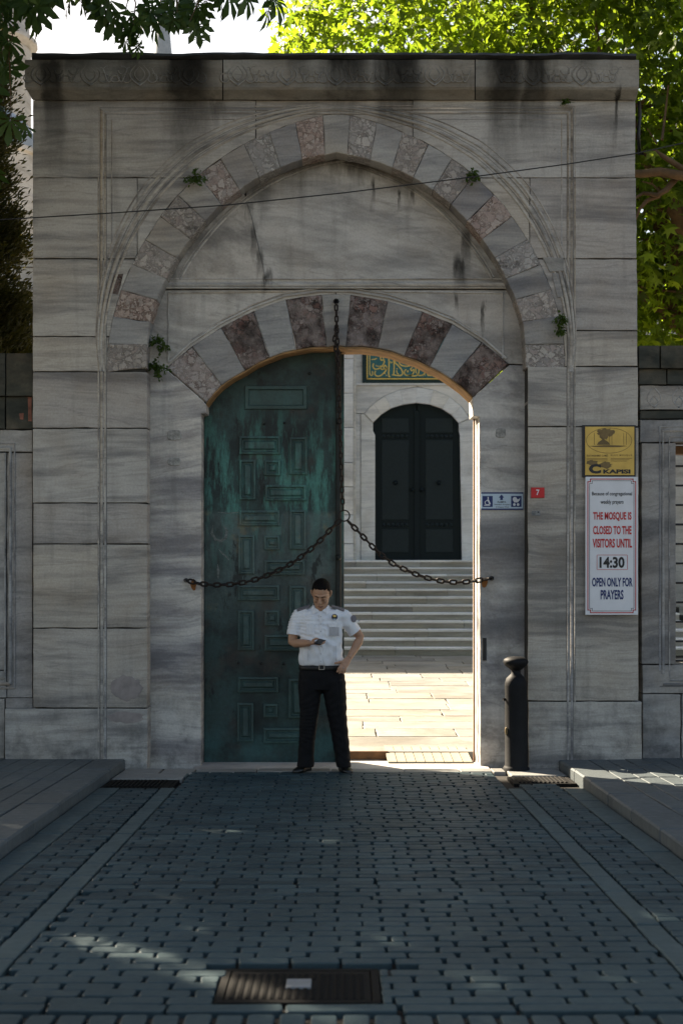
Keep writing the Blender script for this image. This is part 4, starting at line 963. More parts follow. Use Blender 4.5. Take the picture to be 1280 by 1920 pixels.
# overhead cable
ca = MB(); pts = [P3(x, y, Yc) for x, y, Yc in ((-160, 424, -.9), (0, 412, -.8), (200, 400, -.7), (420, 385, -.6), (640, 362, -.5), (860, 335, -.45), (1060, 308, -.4), (1190, 288, -.35), (1280, 268, -.3), (1460, 225, -.2))]
ca.tube(pts, .0055, 6); tag(ca.build('overhead_cable', M_IRON, smooth=True), 'thin black cable strung across the front of the gate', 'cable')
dc = MB(); dc.tube([P3(x, y, .12) for x, y in ((1197, 190), (1199, 215), (1196, 250), (1198, 290), (1205, 288))], .016, 6); tag(dc.build('down_cable', M_IRON, smooth=True), 'thick black cable hanging behind the upper right corner of the gate', 'cable')

# ------------------------------------------------------------------ bollard
YB = -.16; c = P3(967, 1444, YB); c.z = gz(YB)+.0
bo = thing('bollard', tuple(c), 'black iron bollard with a mushroom head beside the right jamb', 'bollard')
k = 1/211.0; bz = lambda y: (1444-y)*k
prof = [(.118, -.03), (.118, bz(1440)), (.108, bz(1437)), (.100, bz(1434)), (.098, bz(1300)), (.100, bz(1287)), (.098, bz(1281)), (.086, bz(1272)), (.062, bz(1267)), (.043, bz(1263)), (.042, bz(1257)), (.070, bz(1252)), (.102, bz(1247)), (.112, bz(1241)), (.106, bz(1236)), (.07, bz(1232)), (.004, bz(1230.5))]
m = MB(); m.lathe(prof, c, 32); auto_smooth(m.build('post', M_BOLL, bo), 50)
m = MB(); m.tube([c+Vector((-.09, -.02, bz(1311))), c+Vector((-.118, -.03, bz(1311)))], [.014, .011], 10); m.build('bolt', M_STEEL, bo, smooth=True)
m = MB(); m.prism([(c.x-.092+.012*math.cos(t), c.z+bz(1370)+.035*math.sin(t)) for t in [i*math.pi/8 for i in range(16)]], c.y-.055, c.y-.03, .002); m.build('sticker', M_TARN, bo)

# ------------------------------------------------------------------ signs
def board(name, x0, y0, x1, y1, Y, th, mat, lab, cat='sign', bev=.003):
    t = thing(name, (PX((x0+x1)/2, Y), Y, PZ(y1, Y)), lab, cat)
    m = MB(); m.prism(q2([(x0, y1), (x1, y1), (x1, y0), (x0, y0)], Y), Y, Y+th, bev); m.build('plate', mat, t); return t
YS = -.045
ws = board('notice_board', 1097, 894, 1195, 1153, YS, .03, M_SWHITE, 'tall white notice board with red and blue lettering on the right pier')
def frame_line(o, Y, wpx, mat, par):
    """line with notched corners"""
    x0, y0, x1, y1 = 1097+o, 894+o, 1195-o, 1153-o; c = 5
    pl = [(x0+c, y0), (x1-c, y0), (x1-c, y0+c), (x1, y0+c), (x1, y1-c), (x1-c, y1-c), (x1-c, y1), (x0+c, y1), (x0+c, y1-c), (x0, y1-c), (x0, y0+c), (x0+c, y0+c)]
    for a, b in zip(pl, pl[1:]+pl[:1]):
        h = wpx/2; xa, xb = min(a[0], b[0])-h, max(a[0], b[0])+h; ya, yb = min(a[1], b[1])-h, max(a[1], b[1])+h
        m = MB(); m.add([(*P(x, y, Y), 0) for x, y in ((xa, yb), (xb, yb), (xb, ya), (xa, ya))], [(0, 1, 2, 3)]); m.v = [(p[0], Y, p[1]) for p in m.v]; m.build('border_line', mat, par)
frame_line(4.2, YS-.0015, 1.7, M_SRED, ws); frame_line(7.4, YS-.002, .8, M_SBLACK, ws)
L = lambda s, b, mt, bo=.02: lettering(s, b, YS-.0025, mt, ws, bo)
L('Because of congregational', (1109, 922, 1184, 931), M_SBLACK, .012); L('weekly prayers', (1125, 937, 1168, 947), M_SBLACK, .012)
L('THE MOSQUE IS', (1111, 960, 1183, 977), M_SRED, .03); L('CLOSED TO THE', (1111, 986, 1183, 1002), M_SRED, .03); L('VISITORS UNTIL', (1110, 1010, 1184, 1027), M_SRED, .03)
L('14:30', (1123, 1044, 1170, 1065), M_SBLACK, .035); L('OPEN ONLY FOR', (1109, 1083, 1185, 1100), M_SBLUE, .03); L('PRAYERS', (1125, 1106, 1168, 1124), M_SBLUE, .03)
for (a, b, c_, d) in ((1119, 1040.2, 1175, 1041), (1119, 1067.6, 1175, 1068.4), (1118, 1041, 1118.8, 1068), (1175, 1041, 1175.8, 1068)):
    m = MB(); m.add([(P(x, y, YS-.002)[0], YS-.002, P(x, y, YS-.002)[1]) for x, y in ((a, d), (c_, d), (c_, b), (a, b))], [(0, 1, 2, 3)]); m.build('time_box_line', M_SRED, ws)
YBp = -.03
br = board('brass_plaque', 1091, 797, 1191, 895, YBp, .02, M_SBLACK, 'square brass plaque in a black frame above the white notice board', 'plaque')
m = MB(); m.prism(q2(rectp(1096, 800, 1188, 891), YBp)[::-1], YBp-.008, YBp+.005, .002); m.build('brass_sheet', M_BRASS, br)
YE = YBp-.0095
def thin(pl, mat, name, par, Y): 
    q = q2(pl, Y); q = q[::-1] if area(q) < 0 else q
    m = MB(); m.add([(x, Y, z) for x, z in q], [tuple(range(len(q)))]); return m.build(name, mat, par)
def oval_ring(cx, cy, rx, ry, w_, par, Y, mat):
    m = MB(); n = 40; vs = []
    for rr_ in (0, w_): vs += [(lambda p: (p[0], Y, p[1]))(P(cx+(rx-rr_)*math.cos(2*math.pi*i/n), cy+(ry-rr_)*math.sin(2*math.pi*i/n), Y)) for i in range(n)]
    m.add(vs, [(i, n+i, n+(i+1) % n, (i+1) % n) for i in range(n)]); m.build('engraved_oval', mat, par)
oval_ring(1141, 826, 43, 24, .8, br, YE, M_ENGR)
blob = lambda cx, cy, rx, ry, n=22, j=.25: [(cx+rx*math.cos(2*math.pi*i/n)*R.uniform(1-j, 1+j), cy+ry*math.sin(2*math.pi*i/n)*R.uniform(1-j, 1+j)) for i in range(n)]
thin(blob(1135, 811, 17, 7.5), M_TARN, 'tarnish_patch', br, YE-.0006); thin(blob(1132, 818, 9, 6), M_TARN, 'tarnish_patch', br, YE-.0009); thin(blob(1110, 868, 10, 5), M_TARN, 'tarnish_patch', br, YE-.0005); thin(blob(1135, 872, 11, 6), M_TARN, 'tarnish_patch', br, YE-.0006)
thin([(1118, 834), (1121, 829), (1127, 825), (1130, 822), (1134, 825), (1140, 829), (1143, 834)], M_ENGR, 'engraved_dome', br, YE-.001)
for xm in (1113, 1141, 1146, 1168, 1173): thin(rectp(xm, 812, xm+.7, 834), M_ENGR, 'engraved_minaret', br, YE-.0012)
thin(blob(1141, 836.5, 36, 1.6), M_ENGR, 'engraved_ground', br, YE-.001)
lettering('SULTANAHMET CAMİİ', (1099, 851.5, 1139, 856), YE-.001, M_ENGR, br, .01); lettering('BLUE MOSQUE', (1144, 852, 1184, 855.5), YE-.001, M_ENGR, br, .01, space=1.5)
for yl in (859, 861.5, 864):
    thin(rectp(1099, yl, 1138, yl+.8), M_ENGR, 'engraved_line', br, YE-.001); thin(rectp(1144, yl, 1184-(yl-859)*2, yl+.8), M_ENGR, 'engraved_line', br, YE-.001)
lettering('C', (1103, 870, 1126, 888), YE-.0015, M_SBLACK, br, .06); lettering('KAPISI', (1130, 880, 1181, 888), YE-.0015, M_SBLACK, br, .05)
YR = YI-.014
rp = board('ramp_sign', 901, 923, 980, 956, YR, .012, M_PLBLUE, 'white and blue ramp sign with wheelchair and pram symbols on the right jamb')
for (a, b) in ((923, 925.6), (953.4, 956)): thin(rectp(901, a, 980, b), M_SBLUE, 'blue_stripe', rp, YR-.0012)
for (a, b) in ((904, 923), (957.5, 977)): thin(rectp(a, 930, b, 950.5), M_SBLUE, 'blue_square', rp, YR-.0012)
thin([(937, 937.5), (937, 933), (934.5, 933), (939.5, 927), (944.5, 933), (942, 933), (942, 937.5)], M_SBLUE, 'arrow', rp, YR-.0012)
lettering('RAMPA', (932, 939.5, 948, 943), YR-.0015, M_SBLACK, rp, .015); lettering('Standart Araçlara', (926, 944.5, 956, 947.5), YR-.0015, M_SBLACK, rp, .01); lettering('C Kapısı Önü', (929, 949, 953, 952.3), YR-.0015, M_SBLACK, rp, .015)
for pl in (rectp(913.5, 931.5, 915.5, 938), [(912, 937), (916, 937), (919.5, 945), (917.5, 946)], rectp(907, 946.5, 918, 948)): thin(pl, M_SWHITE, 'wheelchair_symbol', rp, YR-.0022)
oval_ring(913, 942.5, 5, 4.5, 1.3, rp, YR-.0024, M_SWHITE)
for (x, y, r_) in ((963.5, 946, 2.6), (970.5, 946, 2.6), (964.5, 936, 4.2)): thin([(x+r_*math.cos(i*.4488), y+r_*math.sin(i*.4488)) for i in range(14)], M_SWHITE, 'pram_symbol', rp, YR-.0022)
thin([(960.5, 936), (972, 936), (974.5, 933), (973.5, 938), (970, 942), (963, 942)], M_SWHITE, 'pram_symbol', rp, YR-.0026)
YN = -.014
np_ = board('number_plate', 995, 914, 1020, 933.5, YN, .012, M_SRED, 'small red house number plate 7 beside the right jamb'); lettering('7', (1004.5, 918, 1010.5, 928.5), YN-.0015, M_SWHITE, np_, .02)
sp = board('small_label', 996, 958, 1012, 967, YN+.008, .006, M_PLATE, 'tiny grey label plate under the red number plate', 'label')
for (a, b, c_, d) in ((997, 959.5, 1004, 960.3), (997, 963, 1003, 964.4), (1007, 959, 1010, 961.5)): thin(rectp(a, b, c_, d), M_SBLACK, 'print', sp, YN+.0065)

# ------------------------------------------------------------------ manhole and drain covers
def cover(nm, ft, lab, slots):
    x0, x1, y0, y1 = ft; yc = (y0+y1)/2; t = thing(nm, ((x0+x1)/2, yc, gz(yc)), lab, 'cover')
    m = MB(); 
    for (a, b, c_, d) in ((x0, x1, y0, y0+.03), (x0, x1, y1-.03, y1), (x0, x0+.03, y0+.031, y1-.031), (x1-.03, x1, y0+.031, y1-.031)): m.slab(a, b, c_, d, -.005, -.04, .002, -SLOPE)
    m.build('frame', M_STEEL, t)
    m = MB(); m.slab(x0+.035, x1-.035, y0+.035, y1-.035, -.006, -.04, .003, -SLOPE); pl = m.build('plate', M_STEEL, t)
    m = MB(); 
    if slots:
        n = int((x1-x0-.09)/.035)
        for i in range(n):
            xa = x0+.045+i*.035; m.slab(xa, xa+.02, y0+.05, y1-.05, .004, -.01, .003, -SLOPE)
        m.build('grate_bars', M_STEEL, t)
    else:
        for i in range(int((x1-x0-.1)/.03)):
            for j in range(int((y1-y0-.1)/.03)):
                xa, ya = x0+.05+i*.03, y0+.05+j*.03
                if abs(xa-(x0+x1)/2) < .06 and abs(ya-yc) < .07: continue
                m.slab(xa, xa+.018, ya, ya+.018, -.0005, -.008, .003, -SLOPE)
        m.build('tread_studs', M_STEEL, t)
        m = MB(); m.slab((x0+x1)/2-.05, (x0+x1)/2+.045, yc-.06, yc+.06, .003, -.01, .003, -SLOPE); m.build('inset_badge', M_PLATE, t)
    return t
cover('manhole_cover', MAN, 'dark square manhole cover with pale inset among the setts', False)
cover('drain_cover', DRL, 'dark drain grating at the foot of the left pavement kerb', True)
cover('drain_cover', DRR, 'dark drain grating in front of the bollard', True)
# ------------------------------------------------------------------ vegetation
rng = np.random.default_rng(11)
def rotmats(n, dirs=None, droop=0.0):
    a = rng.normal(size=(n, 3)); a /= np.linalg.norm(a, axis=1)[:, None]
    if dirs is not None: a = dirs+a*.7; a[:, 2] -= droop; a /= np.linalg.norm(a, axis=1)[:, None]
    b = rng.normal(size=(n, 3)); b[:, 2] += .8; b -= a*(a*b).sum(1)[:, None]; b /= np.linalg.norm(b, axis=1)[:, None]
    c = np.cross(a, b); return np.stack([a, c, b], 2)       # columns: along leaf, across, normal
def scatter(name, pts, size, tmpl, faces, mat, dirs=None, droop=0.0):
    n = len(pts); M = rotmats(n, dirs, droop); s = size*rng.uniform(.65, 1.25, n)
    V = np.einsum('nij,kj->nki', M, tmpl)*s[:, None, None]+pts[:, None, :]
    k = len(tmpl); Fc = (faces[None]+(np.arange(n)*k)[:, None, None]).reshape(-1, faces.shape[1])
    return fast_mesh(name, V.reshape(-1, 3), Fc, mat)
# five-lobed leaf as a fan of quads
def lobed(n=5):
    pts = [(0, 0, 0)]; 
    ang = np.linspace(-1.9, 1.9, 2*n+1)
    for i, a in enumerate(ang):
        r = (1.0 if i % 2 else .48)*(1-.22*abs(a)/1.9) if i not in (0, 2*n) else .25
        pts.append((r*math.cos(a)*.6, r*math.sin(a)*.55, -.10*abs(math.sin(a))*r-.12*r*r))
    T = np.array(pts); Fc = np.array([(0, i, i+1) for i in range(1, 2*n+1)]); return T, Fc
LT, LF = lobed(4)
SIMPLE_T = np.array([(0, 0, 0), (.45, .22, .05), (1, 0, -.12), (.45, -.22, .05)]); SIMPLE_F = np.array([(0, 1, 2), (0, 2, 3)])
def project(p):
    d = p[..., 1]+D; return p[..., 0]/d*F+640, 1030-(p[..., 2]-CZ)/d*F
def limb(m, p0, p1, r0, r1, wob=.12, n=7):
    p0, p1 = Vector(p0), Vector(p1); L = (p1-p0).length; pts = []
    for i in range(n+1):
        t = i/n; q = p0.lerp(p1, t)+Vector((R.uniform(-1, 1), R.uniform(-1, 1), R.uniform(-.6, .6)))*wob*L*.25*math.sin(math.pi*t); pts.append(q)
    m.tube(pts, [r0+(r1-r0)*i/n for i in range(n+1)], 7); return pts
# big plane tree behind the right half of the gate
tree = thing('plane_tree', (5.6, 5.2, 0), 'large leafy tree rising behind the right side of the gate', 'tree')
m = MB(); limb(m, (5.6, 5.2, -.1), (5.2, 5.0, 4.2), .34, .26); tops = []
for (tx, ty, tz) in ((2.2, 5.0, 9.2), (4.2, 4.2, 11), (6.5, 6, 11), (8, 5, 8.5), (.9, 5.5, 8.0), (3.0, 3.4, 7.6)):
    pp = limb(m, (5.2, 5.0, 4.0), (tx, ty, tz), .17, .05); tops.append(pp)
    for q in pp[2:]:
        for _ in range(2): limb(m, q, q+Vector((R.uniform(-1.2, 1.0), R.uniform(-1, 1), R.uniform(-.3, 1.2))), .035, .01, .15, 4)
auto_smooth(m.build('trunk', M_BARK, tree))
# the limbs seen right of the gate
YT = 2.4
for pl, r0, r1 in (([(1340, 318), (1280, 330), (1235, 322), (1200, 326), (1185, 325)], .085, .055), ([(1330, 355), (1282, 318), (1250, 298), (1225, 282)], .055, .03), ([(1268, 332), (1248, 356), (1232, 366), (1205, 362), (1188, 372)], .055, .02), ([(1236, 366), (1212, 376), (1198, 392), (1190, 412)], .04, .018), ([(1240, 262), (1246, 215), (1252, 160)], .022, .014), ([(1235, 358), (1222, 345), (1202, 340)], .018, .008), ([(1230, 270), (1222, 256), (1212, 240)], .014, .006)):
    m = MB(); n = len(pl); m.tube([P3(x, y, YT+R.uniform(-.1, .1)) for x, y in pl], [.72*(r0+(r1-r0)*i/(n-1)) for i in range(n)], 8); m.build('branch', M_BARK, tree, smooth=True)
def crown_pts(c, rad, nclump, per, cr, cull=None, shell=.35, seed=1):
    rg = np.random.default_rng(seed); out = []; dirs = []
    while nclump > 0:
        v = rg.normal(size=3); v /= np.linalg.norm(v); r = rg.uniform(shell, 1)**.6; ctr = np.array(c)+v*r*np.array(rad)
        if cull is not None and cull(ctr): nclump -= .2; continue
        k = int(per*rg.uniform(.5, 1.4)); q = rg.normal(size=(k, 3))*np.array([cr, cr, cr*.55]); out.append(ctr+q)
        dd = q/np.maximum(1e-3, np.linalg.norm(q, axis=1))[:, None]*.6+v*.5; dirs.append(dd); nclump -= 1
    return np.concatenate(out), np.concatenate(dirs)
def cull_right(p):
    u, v = project(p)
    if p[2] < 3.9: return True
    if 1195 < u < 1275 and 440 < v < 540 and rng.random() < .75: return True
    if 1195 < u < 1275 and 290 < v < 400 and p[1] < YT+.5: return True
    return u < 545 and v > -60
pts, dr = crown_pts((4.4, 5.4, 8.0), (5.0, 3.2, 4.4), 860, 66, .42, cull_right, .25, 3)
# keep fringe leaves out of the open sky
u, v = project(pts); keep = ~((u > 1180) & (u < 1300) & (v > 280) & (v < 420) & (pts[:, 1] < YT+.25) & (rng.random(len(pts)) < .85)) & ~((u > 600) & (u < 920) & (v > 560)) & ~((u < 505) & (v > -40)) & (pts[:, 2] > 3.4) & ~((pts[:, 1] < 1.4))
me = scatter('crown', pts[keep], .21, LT, LF, M_LEAF, dr[keep], .5); link('crown', me, tree, (0, 0, 0))
# conifer at the left edge
con = thing('conifer', (-4.55, 2.0, 0), 'dark conifer behind the wall at the left edge', 'tree')
m = MB(); limb(m, (-4.55, 2.0, 0), (-4.5, 2.0, 9.2), .16, .03, .03, 10); m.build('trunk', M_BARK, con, smooth=True)
P_, D_ = [], []; rg = np.random.default_rng(5)
for i in range(560):
    z = rg.uniform(1.5, 9.6) if i < 400 else rg.uniform(2.6, 5.2); rad = 1.40*(1-((z-1.5)/9.0))**.55*rg.uniform(.82, 1.0)+.08; a = rg.uniform(0, 2*math.pi); L = rad
    base = np.array([-4.4, 2.0, z-.25]); tip = np.array([-4.4+L*math.cos(a), 2.0+L*math.sin(a), z+.2])
    if L > .3 and (1195 > 0):
        ux, vy = project(tip)
        if 38 < ux < 70 and (190 < vy < 275 or 350 < vy < 395) : continue
        if 26 < ux < 70 and vy < 170: continue
    k = 320; t = rg.uniform(.25, 1, k)**.6; q = base+(tip-base)*t[:, None]+rg.normal(size=(k, 3))*np.array([.06, .06, .09]); P_.append(q); D_.append(np.tile((tip-base)/np.linalg.norm(tip-base)+np.array([0, 0, .4]), (k, 1)))
me = scatter('crown', np.concatenate(P_), .075, SIMPLE_T*np.array([1, .75, 1]), SIMPLE_F, M_CYP, np.concatenate(D_)); link('crown', me, con, (0, 0, 0))
# chestnut over the street: trunk left of the frame, leaf sprays hanging in at the top left
ces = thing('chestnut_tree', (-6.9, 2.4, 0), 'chestnut tree with dark hand-shaped leaves hanging in at the top left', 'tree')
m = MB(); limb(m, (-6.9, 2.4, 0), (-6.6, 1.9, 4.4), .3, .22); 
for (tx, ty, tz) in ((-9, -2, 8), (-5, -2.5, 8.5), (-9, 3, 8.5), (-4.4, -1.2, 8.6), (-6, 1, 10), (-4.2, -3.5, 8.0), (-8, 4.5, 8)):
    pp = limb(m, (-6.6, 1.9, 4.3), (tx, ty, tz), .15, .04)
    for q in pp[2:]:
        for _ in range(2): limb(m, q, q+Vector((R.uniform(-1, 1), R.uniform(-1, 1), R.uniform(0, 1))), .03, .01, .1, 3)
bpts = limb(m, (-4.4, -1.2, 8.5), tuple(P3(300, -60, -1.9)), .05, .02)
auto_smooth(m.build('trunk', M_BARK, ces))
def palmate():
    V = []; Fc = []
    for a in (-2.0, -1.25, -.6, 0, .6, 1.25, 2.0):
        L = 1.0-.16*abs(a); ca, sa = math.cos(a), math.sin(a)
        prof = [(.06, .02, 0), (.45, .10, -.03), (.74, .165, -.12), (1.0, .0, -.30)]
        o = len(V)
        for (l, w_, z) in prof:
            for sg in ((1, -1) if w_ > 0 else (1,)):
                x, y = l*L, sg*w_*L; V.append((x*ca-y*sa, x*sa+y*ca, (z-.0)*L+.03*abs(sg*w_)*6*.3))
        Fc += [(o, o+1, o+3), (o, o+3, o+2), (o+2, o+3, o+5), (o+2, o+5, o+4), (o+4, o+5, o+6)]
    return np.array(V), np.array(Fc)
PT, PF = palmate()
def cull_ch(p):
    u, v = project(p); return (u > -60 and v > -70 and p[1] > -D+1)
pts, dr = crown_pts((-6.4, .6, 7.6), (5.4, 5.8, 3.3), 440, 30, .5, cull_ch, .15, 8)
u, v = project(pts); keep = ~((u > -25) & (v > -35))
SD = np.array([-SUN_TX*math.cos(SUN_EL), -SUN_TY*math.cos(SUN_EL), math.sin(SUN_EL)])
for (gx, gy, gr_) in ((-1.05, -6.80, .07), (-.78, -7.02, .08), (-.40, -7.42, .13), (-1.35, -6.95, .05), (.15, -8.0, .10), (-.55, -6.62, .03)):   # crown gaps cut along the sun's line to drop dapples on the road
    dv = pts-np.array([gx, gy, gz(gy)]); keep &= np.linalg.norm(dv-(dv@SD)[:, None]*SD, axis=1) > gr_+.02+.05*rng.random(len(pts))
me = scatter('crown', pts[keep], .24, PT, PF, M_CHEST, dr[keep], .6); link('crown', me, ces, (0, 0, 0))
sp = MB(); LP = []; LD = []
for (x, y, Yc, n) in ((155, -2, -2.0, 3), (205, 14, -2.1, 5), (232, 34, -2.0, 5), (250, 52, -2.1, 4), (300, 4, -1.9, 4), (275, 22, -2.0, 3), (332, 26, -2.0, 5), (356, 40, -2.05, 3), (350, 6, -1.9, 4), (420, -12, -2, 3), (488, -6, -1.9, 3), (508, 6, -1.95, 3), (60, 18, -2.0, 4), (20, 8, -1.9, 5), (12, 60, -1.6, 3), (14, 120, -1.5, 2), (22, 240, -1.5, 2), (112, -6, -2, 2), (180, -10, -2, 4), (390, -14, -2, 3)):
    c = P3(x, y, Yc); s0 = P3(x+R.uniform(-25, 25), min(y-70, -30), Yc+.1)
    sp.tube([s0, s0.lerp(c, .5)+Vector((.03, 0, .02)), c], [.008, .006, .003], 5)
    for k in range(n):
        LP.append(np.array(c)+rng.normal(size=3)*np.array([.055, .06, .04])); a = rng.normal(size=3)*.6+np.array([0, -.15, -1.0]); LD.append(a)
tag(sp.build('twig', M_BARK, ces, smooth=True), kind='stuff')
me = scatter('leaf_spray', np.array(LP), .185, PT, PF, M_CHEST, np.array(LD)*1.6, .2); link('leaf_spray', me, ces, (0, 0, 0))
sm = np.array([np.array(P3(x, y, -2.0)) for x, y in ((236, 76), (252, 74), (262, 80), (258, 88))]); me = scatter('leaf_spray', sm, .10, PT, PF, M_CHEST, np.tile((0, 0, -1.5), (4, 1))); link('leaf_spray', me, ces, (0, 0, 0))
m = MB(); m.tube([P3(250, 50, -2), P3(248, 75, -2), P3(236, 98, -2)], .003, 5); m.build('twig', M_BARK, ces)
# plane leaves in front of the sky, left fringe of the big tree
fr_ = []
for (x, y, sp_, n) in ((560, 20, 22, 46), (545, 78, 16, 26), (520, 92, 10, 12), (585, 55, 20, 30), (600, 20, 25, 46), (575, 90, 18, 26), (625, 75, 20, 34)):
    for k in range(n): q = P3(x+R.gauss(0, sp_), y+R.gauss(0, sp_*.6), 3.4+R.uniform(-.4, .5)); fr_.append(np.array(q))
me = scatter('leaf_spray', np.array(fr_), .19, LT, LF, M_LEAF, np.tile((-.4, -.2, -.3), (len(fr_), 1)), .3); link('leaf_spray', me, tree, (0, 0, 0))
for o_ in bpy.data.objects:
    if o_.name.startswith('leaf_spray'): o_['kind'] = 'stuff'
# small plants rooted in the joints of the gate
def wallplant(x, y, Y, r, n, lab, droop=.5):
    c = P3(x, y, Y); t = thing('wall_plant', tuple(c), lab, 'plant', 'small green plants rooted in the gate masonry')
    st_ = MB(); LPp = []; LDd = []
    for k in range(n):
        a = R.uniform(0, 2*math.pi); tip = c+Vector((r*math.cos(a)*R.uniform(.4, 1), -R.uniform(.03, .09), r*.75*math.sin(a)*R.uniform(.3, 1)-.02))
        mid = c.lerp(tip, .5)+Vector((0, -.03, .02)); st_.tube([c+Vector((0, .02, 0)), mid, tip], [.003, .0025, .0015], 4)
        for q in range(9): f = .25+.75*q/8; b = c.lerp(tip, f)+Vector((0, -.03*math.sin(math.pi*f), 0)); LPp.append(np.array(b)+rng.normal(size=3)*.012); LDd.append(np.array(tip-c)/r+rng.normal(size=3)*.6)
    st_.build('stem', M_FERN, t); me = scatter('foliage', np.array(LPp), .040, SIMPLE_T*np.array([1, 1.5, 1]), SIMPLE_F, M_FERN, np.array(LDd), droop); link('foliage', me, t, (0, 0, 0))
wallplant(366, 334, -.01, .10, 12, 'small fern on the left shoulder of the pointed arch'); wallplant(884, 328, -.01, .085, 8, 'small fern on the right shoulder of the pointed arch')
wallplant(1047, 598, -.01, .06, 7, 'small plant beside the right foot of the pointed arch'); wallplant(1047, 616, -.01, .06, 7, 'tuft hanging just below the plant at the right arch foot'); wallplant(290, 690, .2, .15, 17, 'bushy plant growing at the left foot of the pointed arch'); wallplant(300, 645, .2, .13, 12, 'leafy sprig above the bushy plant at the left arch foot'); wallplant(1060, 192, -.01, .045, 5, 'tiny tuft under the cornice near the right end')
# ------------------------------------------------------------------ the guard
def fabric(name, a, b, fold=.6, rough_=.8):
    t = NT(name); p = t.obj(); n = t.noise(t.mapp(p, (0, .35, 0), (1, 1, .45)), 11, 3, .5, .6); f = t.noise(p, 220, 2)
    c = t.mix(n, a, b); h = t.math('ADD', t.math('MULTIPLY', n, 1.6), t.math('MULTIPLY', f, .12))
    return t.out(t.bsdf(c, rough_, t.bump(h, fold, .02), spec=.2))
M_SHIRT = fabric('white shirt cotton', (.66, .67, .72), (.76, .77, .80), .9); M_TROU = fabric('black trouser cloth', (.0035, .0035, .0045), (.006, .006, .0075), .5)
def skin():
    t = NT('skin'); p = t.obj(); n = t.noise(p, 30, 4); c = t.mix(n, (.34, .185, .115), (.46, .26, .17))
    return t.out(t.bsdf(c, .5, t.bump(t.noise(p, 160, 3), .1, .002), spec=.35, **{'Subsurface Weight': .08, 'Subsurface Radius': (.02, .008, .004)}))
M_SKIN = skin(); M_HAIR = simple('dark hair', (.005, .004, .0035), .7, 0, .5, 90, .5, .1); M_SHOE = simple('black shoe leather', (.006, .0055, .005), .35, 0, .4, 20, .1, .5)
M_BELT = simple('black belt leather', (.006, .006, .006), .5); M_BUCK = simple('steel buckle', (.35, .35, .36), .3, .9); M_GREYC = simple('grey epaulette', (.17, .16, .18), .8); M_PHONE = simple('black phone glass', (.008, .008, .010), .15, 0, .2, 5, 0, .5); M_LIP = simple('lip', (.24, .10, .075), .5); M_ID = simple('grey card sleeve', (.40, .40, .43), .35); M_SEAM = simple('shirt seam', (.42, .43, .48), .9)
YM = -.30; foot = P3(604, 1449, YM); foot.z = gz(YM)
man = thing('person', tuple(foot), 'person in white short-sleeved uniform shirt and black trousers looking down at a phone', 'person')
def fuse(mb, voxel, name, mat, parent, smooth=6, disp=0.0):
    me = mb.mesh(mat); o = bpy.data.objects.new('tmp', me); COL.objects.link(o)
    a = o.modifiers.new('r', 'REMESH'); a.mode = 'VOXEL'; a.voxel_size = voxel; a.use_smooth_shade = True
    s_ = o.modifiers.new('s', 'SMOOTH'); s_.factor = .5; s_.iterations = smooth
    dg = bpy.context.evaluated_depsgraph_get(); ev = bpy.data.meshes.new_from_object(o.evaluated_get(dg))
    bpy.data.objects.remove(o); bpy.data.meshes.remove(me)
    n = len(ev.vertices); co = np.zeros(n*3); ev.vertices.foreach_get('co', co); co = co.reshape(-1, 3)
    if disp:
        no = np.zeros(n*3); ev.vertices.foreach_get('normal', no); no = no.reshape(-1, 3)
        w_ = np.sin(co[:, 2]*41+co[:, 0]*23+2*np.sin(co[:, 0]*17+co[:, 1]*9))*np.sin(co[:, 0]*31-co[:, 2]*19+1.3)+.6*np.sin(co[:, 2]*83+co[:, 0]*60*np.sin(co[:, 2]*7))
        co = co+no*(w_*disp)[:, None]
    lo, hi = co.min(0), co.max(0); org = np.array([(lo[0]+hi[0])/2, (lo[1]+hi[1])/2, lo[2]])
    ev.vertices.foreach_set('co', (co-org).ravel()); ev.materials.clear(); ev.materials.append(mat)
    ev.polygons.foreach_set('use_smooth', [True]*len(ev.polygons)); ev.polygons.foreach_set('material_index', [0]*len(ev.polygons)); ev.update()
    return link(name, ev, parent, org)
K = 1/211.3
def Mp(x, y, yo=0.0): return P3(x, y, YM+yo)
def loft(mb, rows, n=20, sq=1.0):
    """rows: (x px, y px, half width px, depth m, y offset)"""
    rings = []
    for (x, y, hw, d, yo) in rows:
        c = Mp(x, y, yo); rings.append([(c.x+hw*K*abs(math.cos(t))**sq*math.copysign(1, math.cos(t)), c.y+d*abs(math.sin(t))**sq*math.copysign(1, math.sin(t)), c.z) for t in [2*math.pi*i/n for i in range(n)]])
    k = len(rows); fs = [(i*n+j, i*n+(j+1) % n, (i+1)*n+(j+1) % n, (i+1)*n+j) for i in range(k-1) for j in range(n)]
    fs += [tuple(range(n))[::-1], tuple((k-1)*n+j for j in range(n))]; mb.add(sum(rings, []), fs)
def ptube(mb, pts, n=12, **kw):
    """pts: (x px, y px, yo, r)"""
    mb.tube([Mp(x, y, yo) for x, y, yo, r in pts], [r for *_, r in pts], n, up=(0, -1, 0), **kw)
def blobm(mb, c, r, n=10):
    c = Vector(c); r = r if hasattr(r, '__len__') else (r, r, r)
    rows = [math.pi*i/7 for i in range(1, 7)]; vs = []
    for a in rows: vs += [(c.x+r[0]*math.sin(a)*math.cos(2*math.pi*j/n), c.y+r[1]*math.sin(a)*math.sin(2*math.pi*j/n), c.z-r[2]*math.cos(a)) for j in range(n)]
    fs = [(i*n+j, i*n+(j+1) % n, (i+1)*n+(j+1) % n, (i+1)*n+j) for i in range(5) for j in range(n)]+[tuple(range(n))[::-1], tuple(5*n+j for j in range(n))]; mb.add(vs, fs)
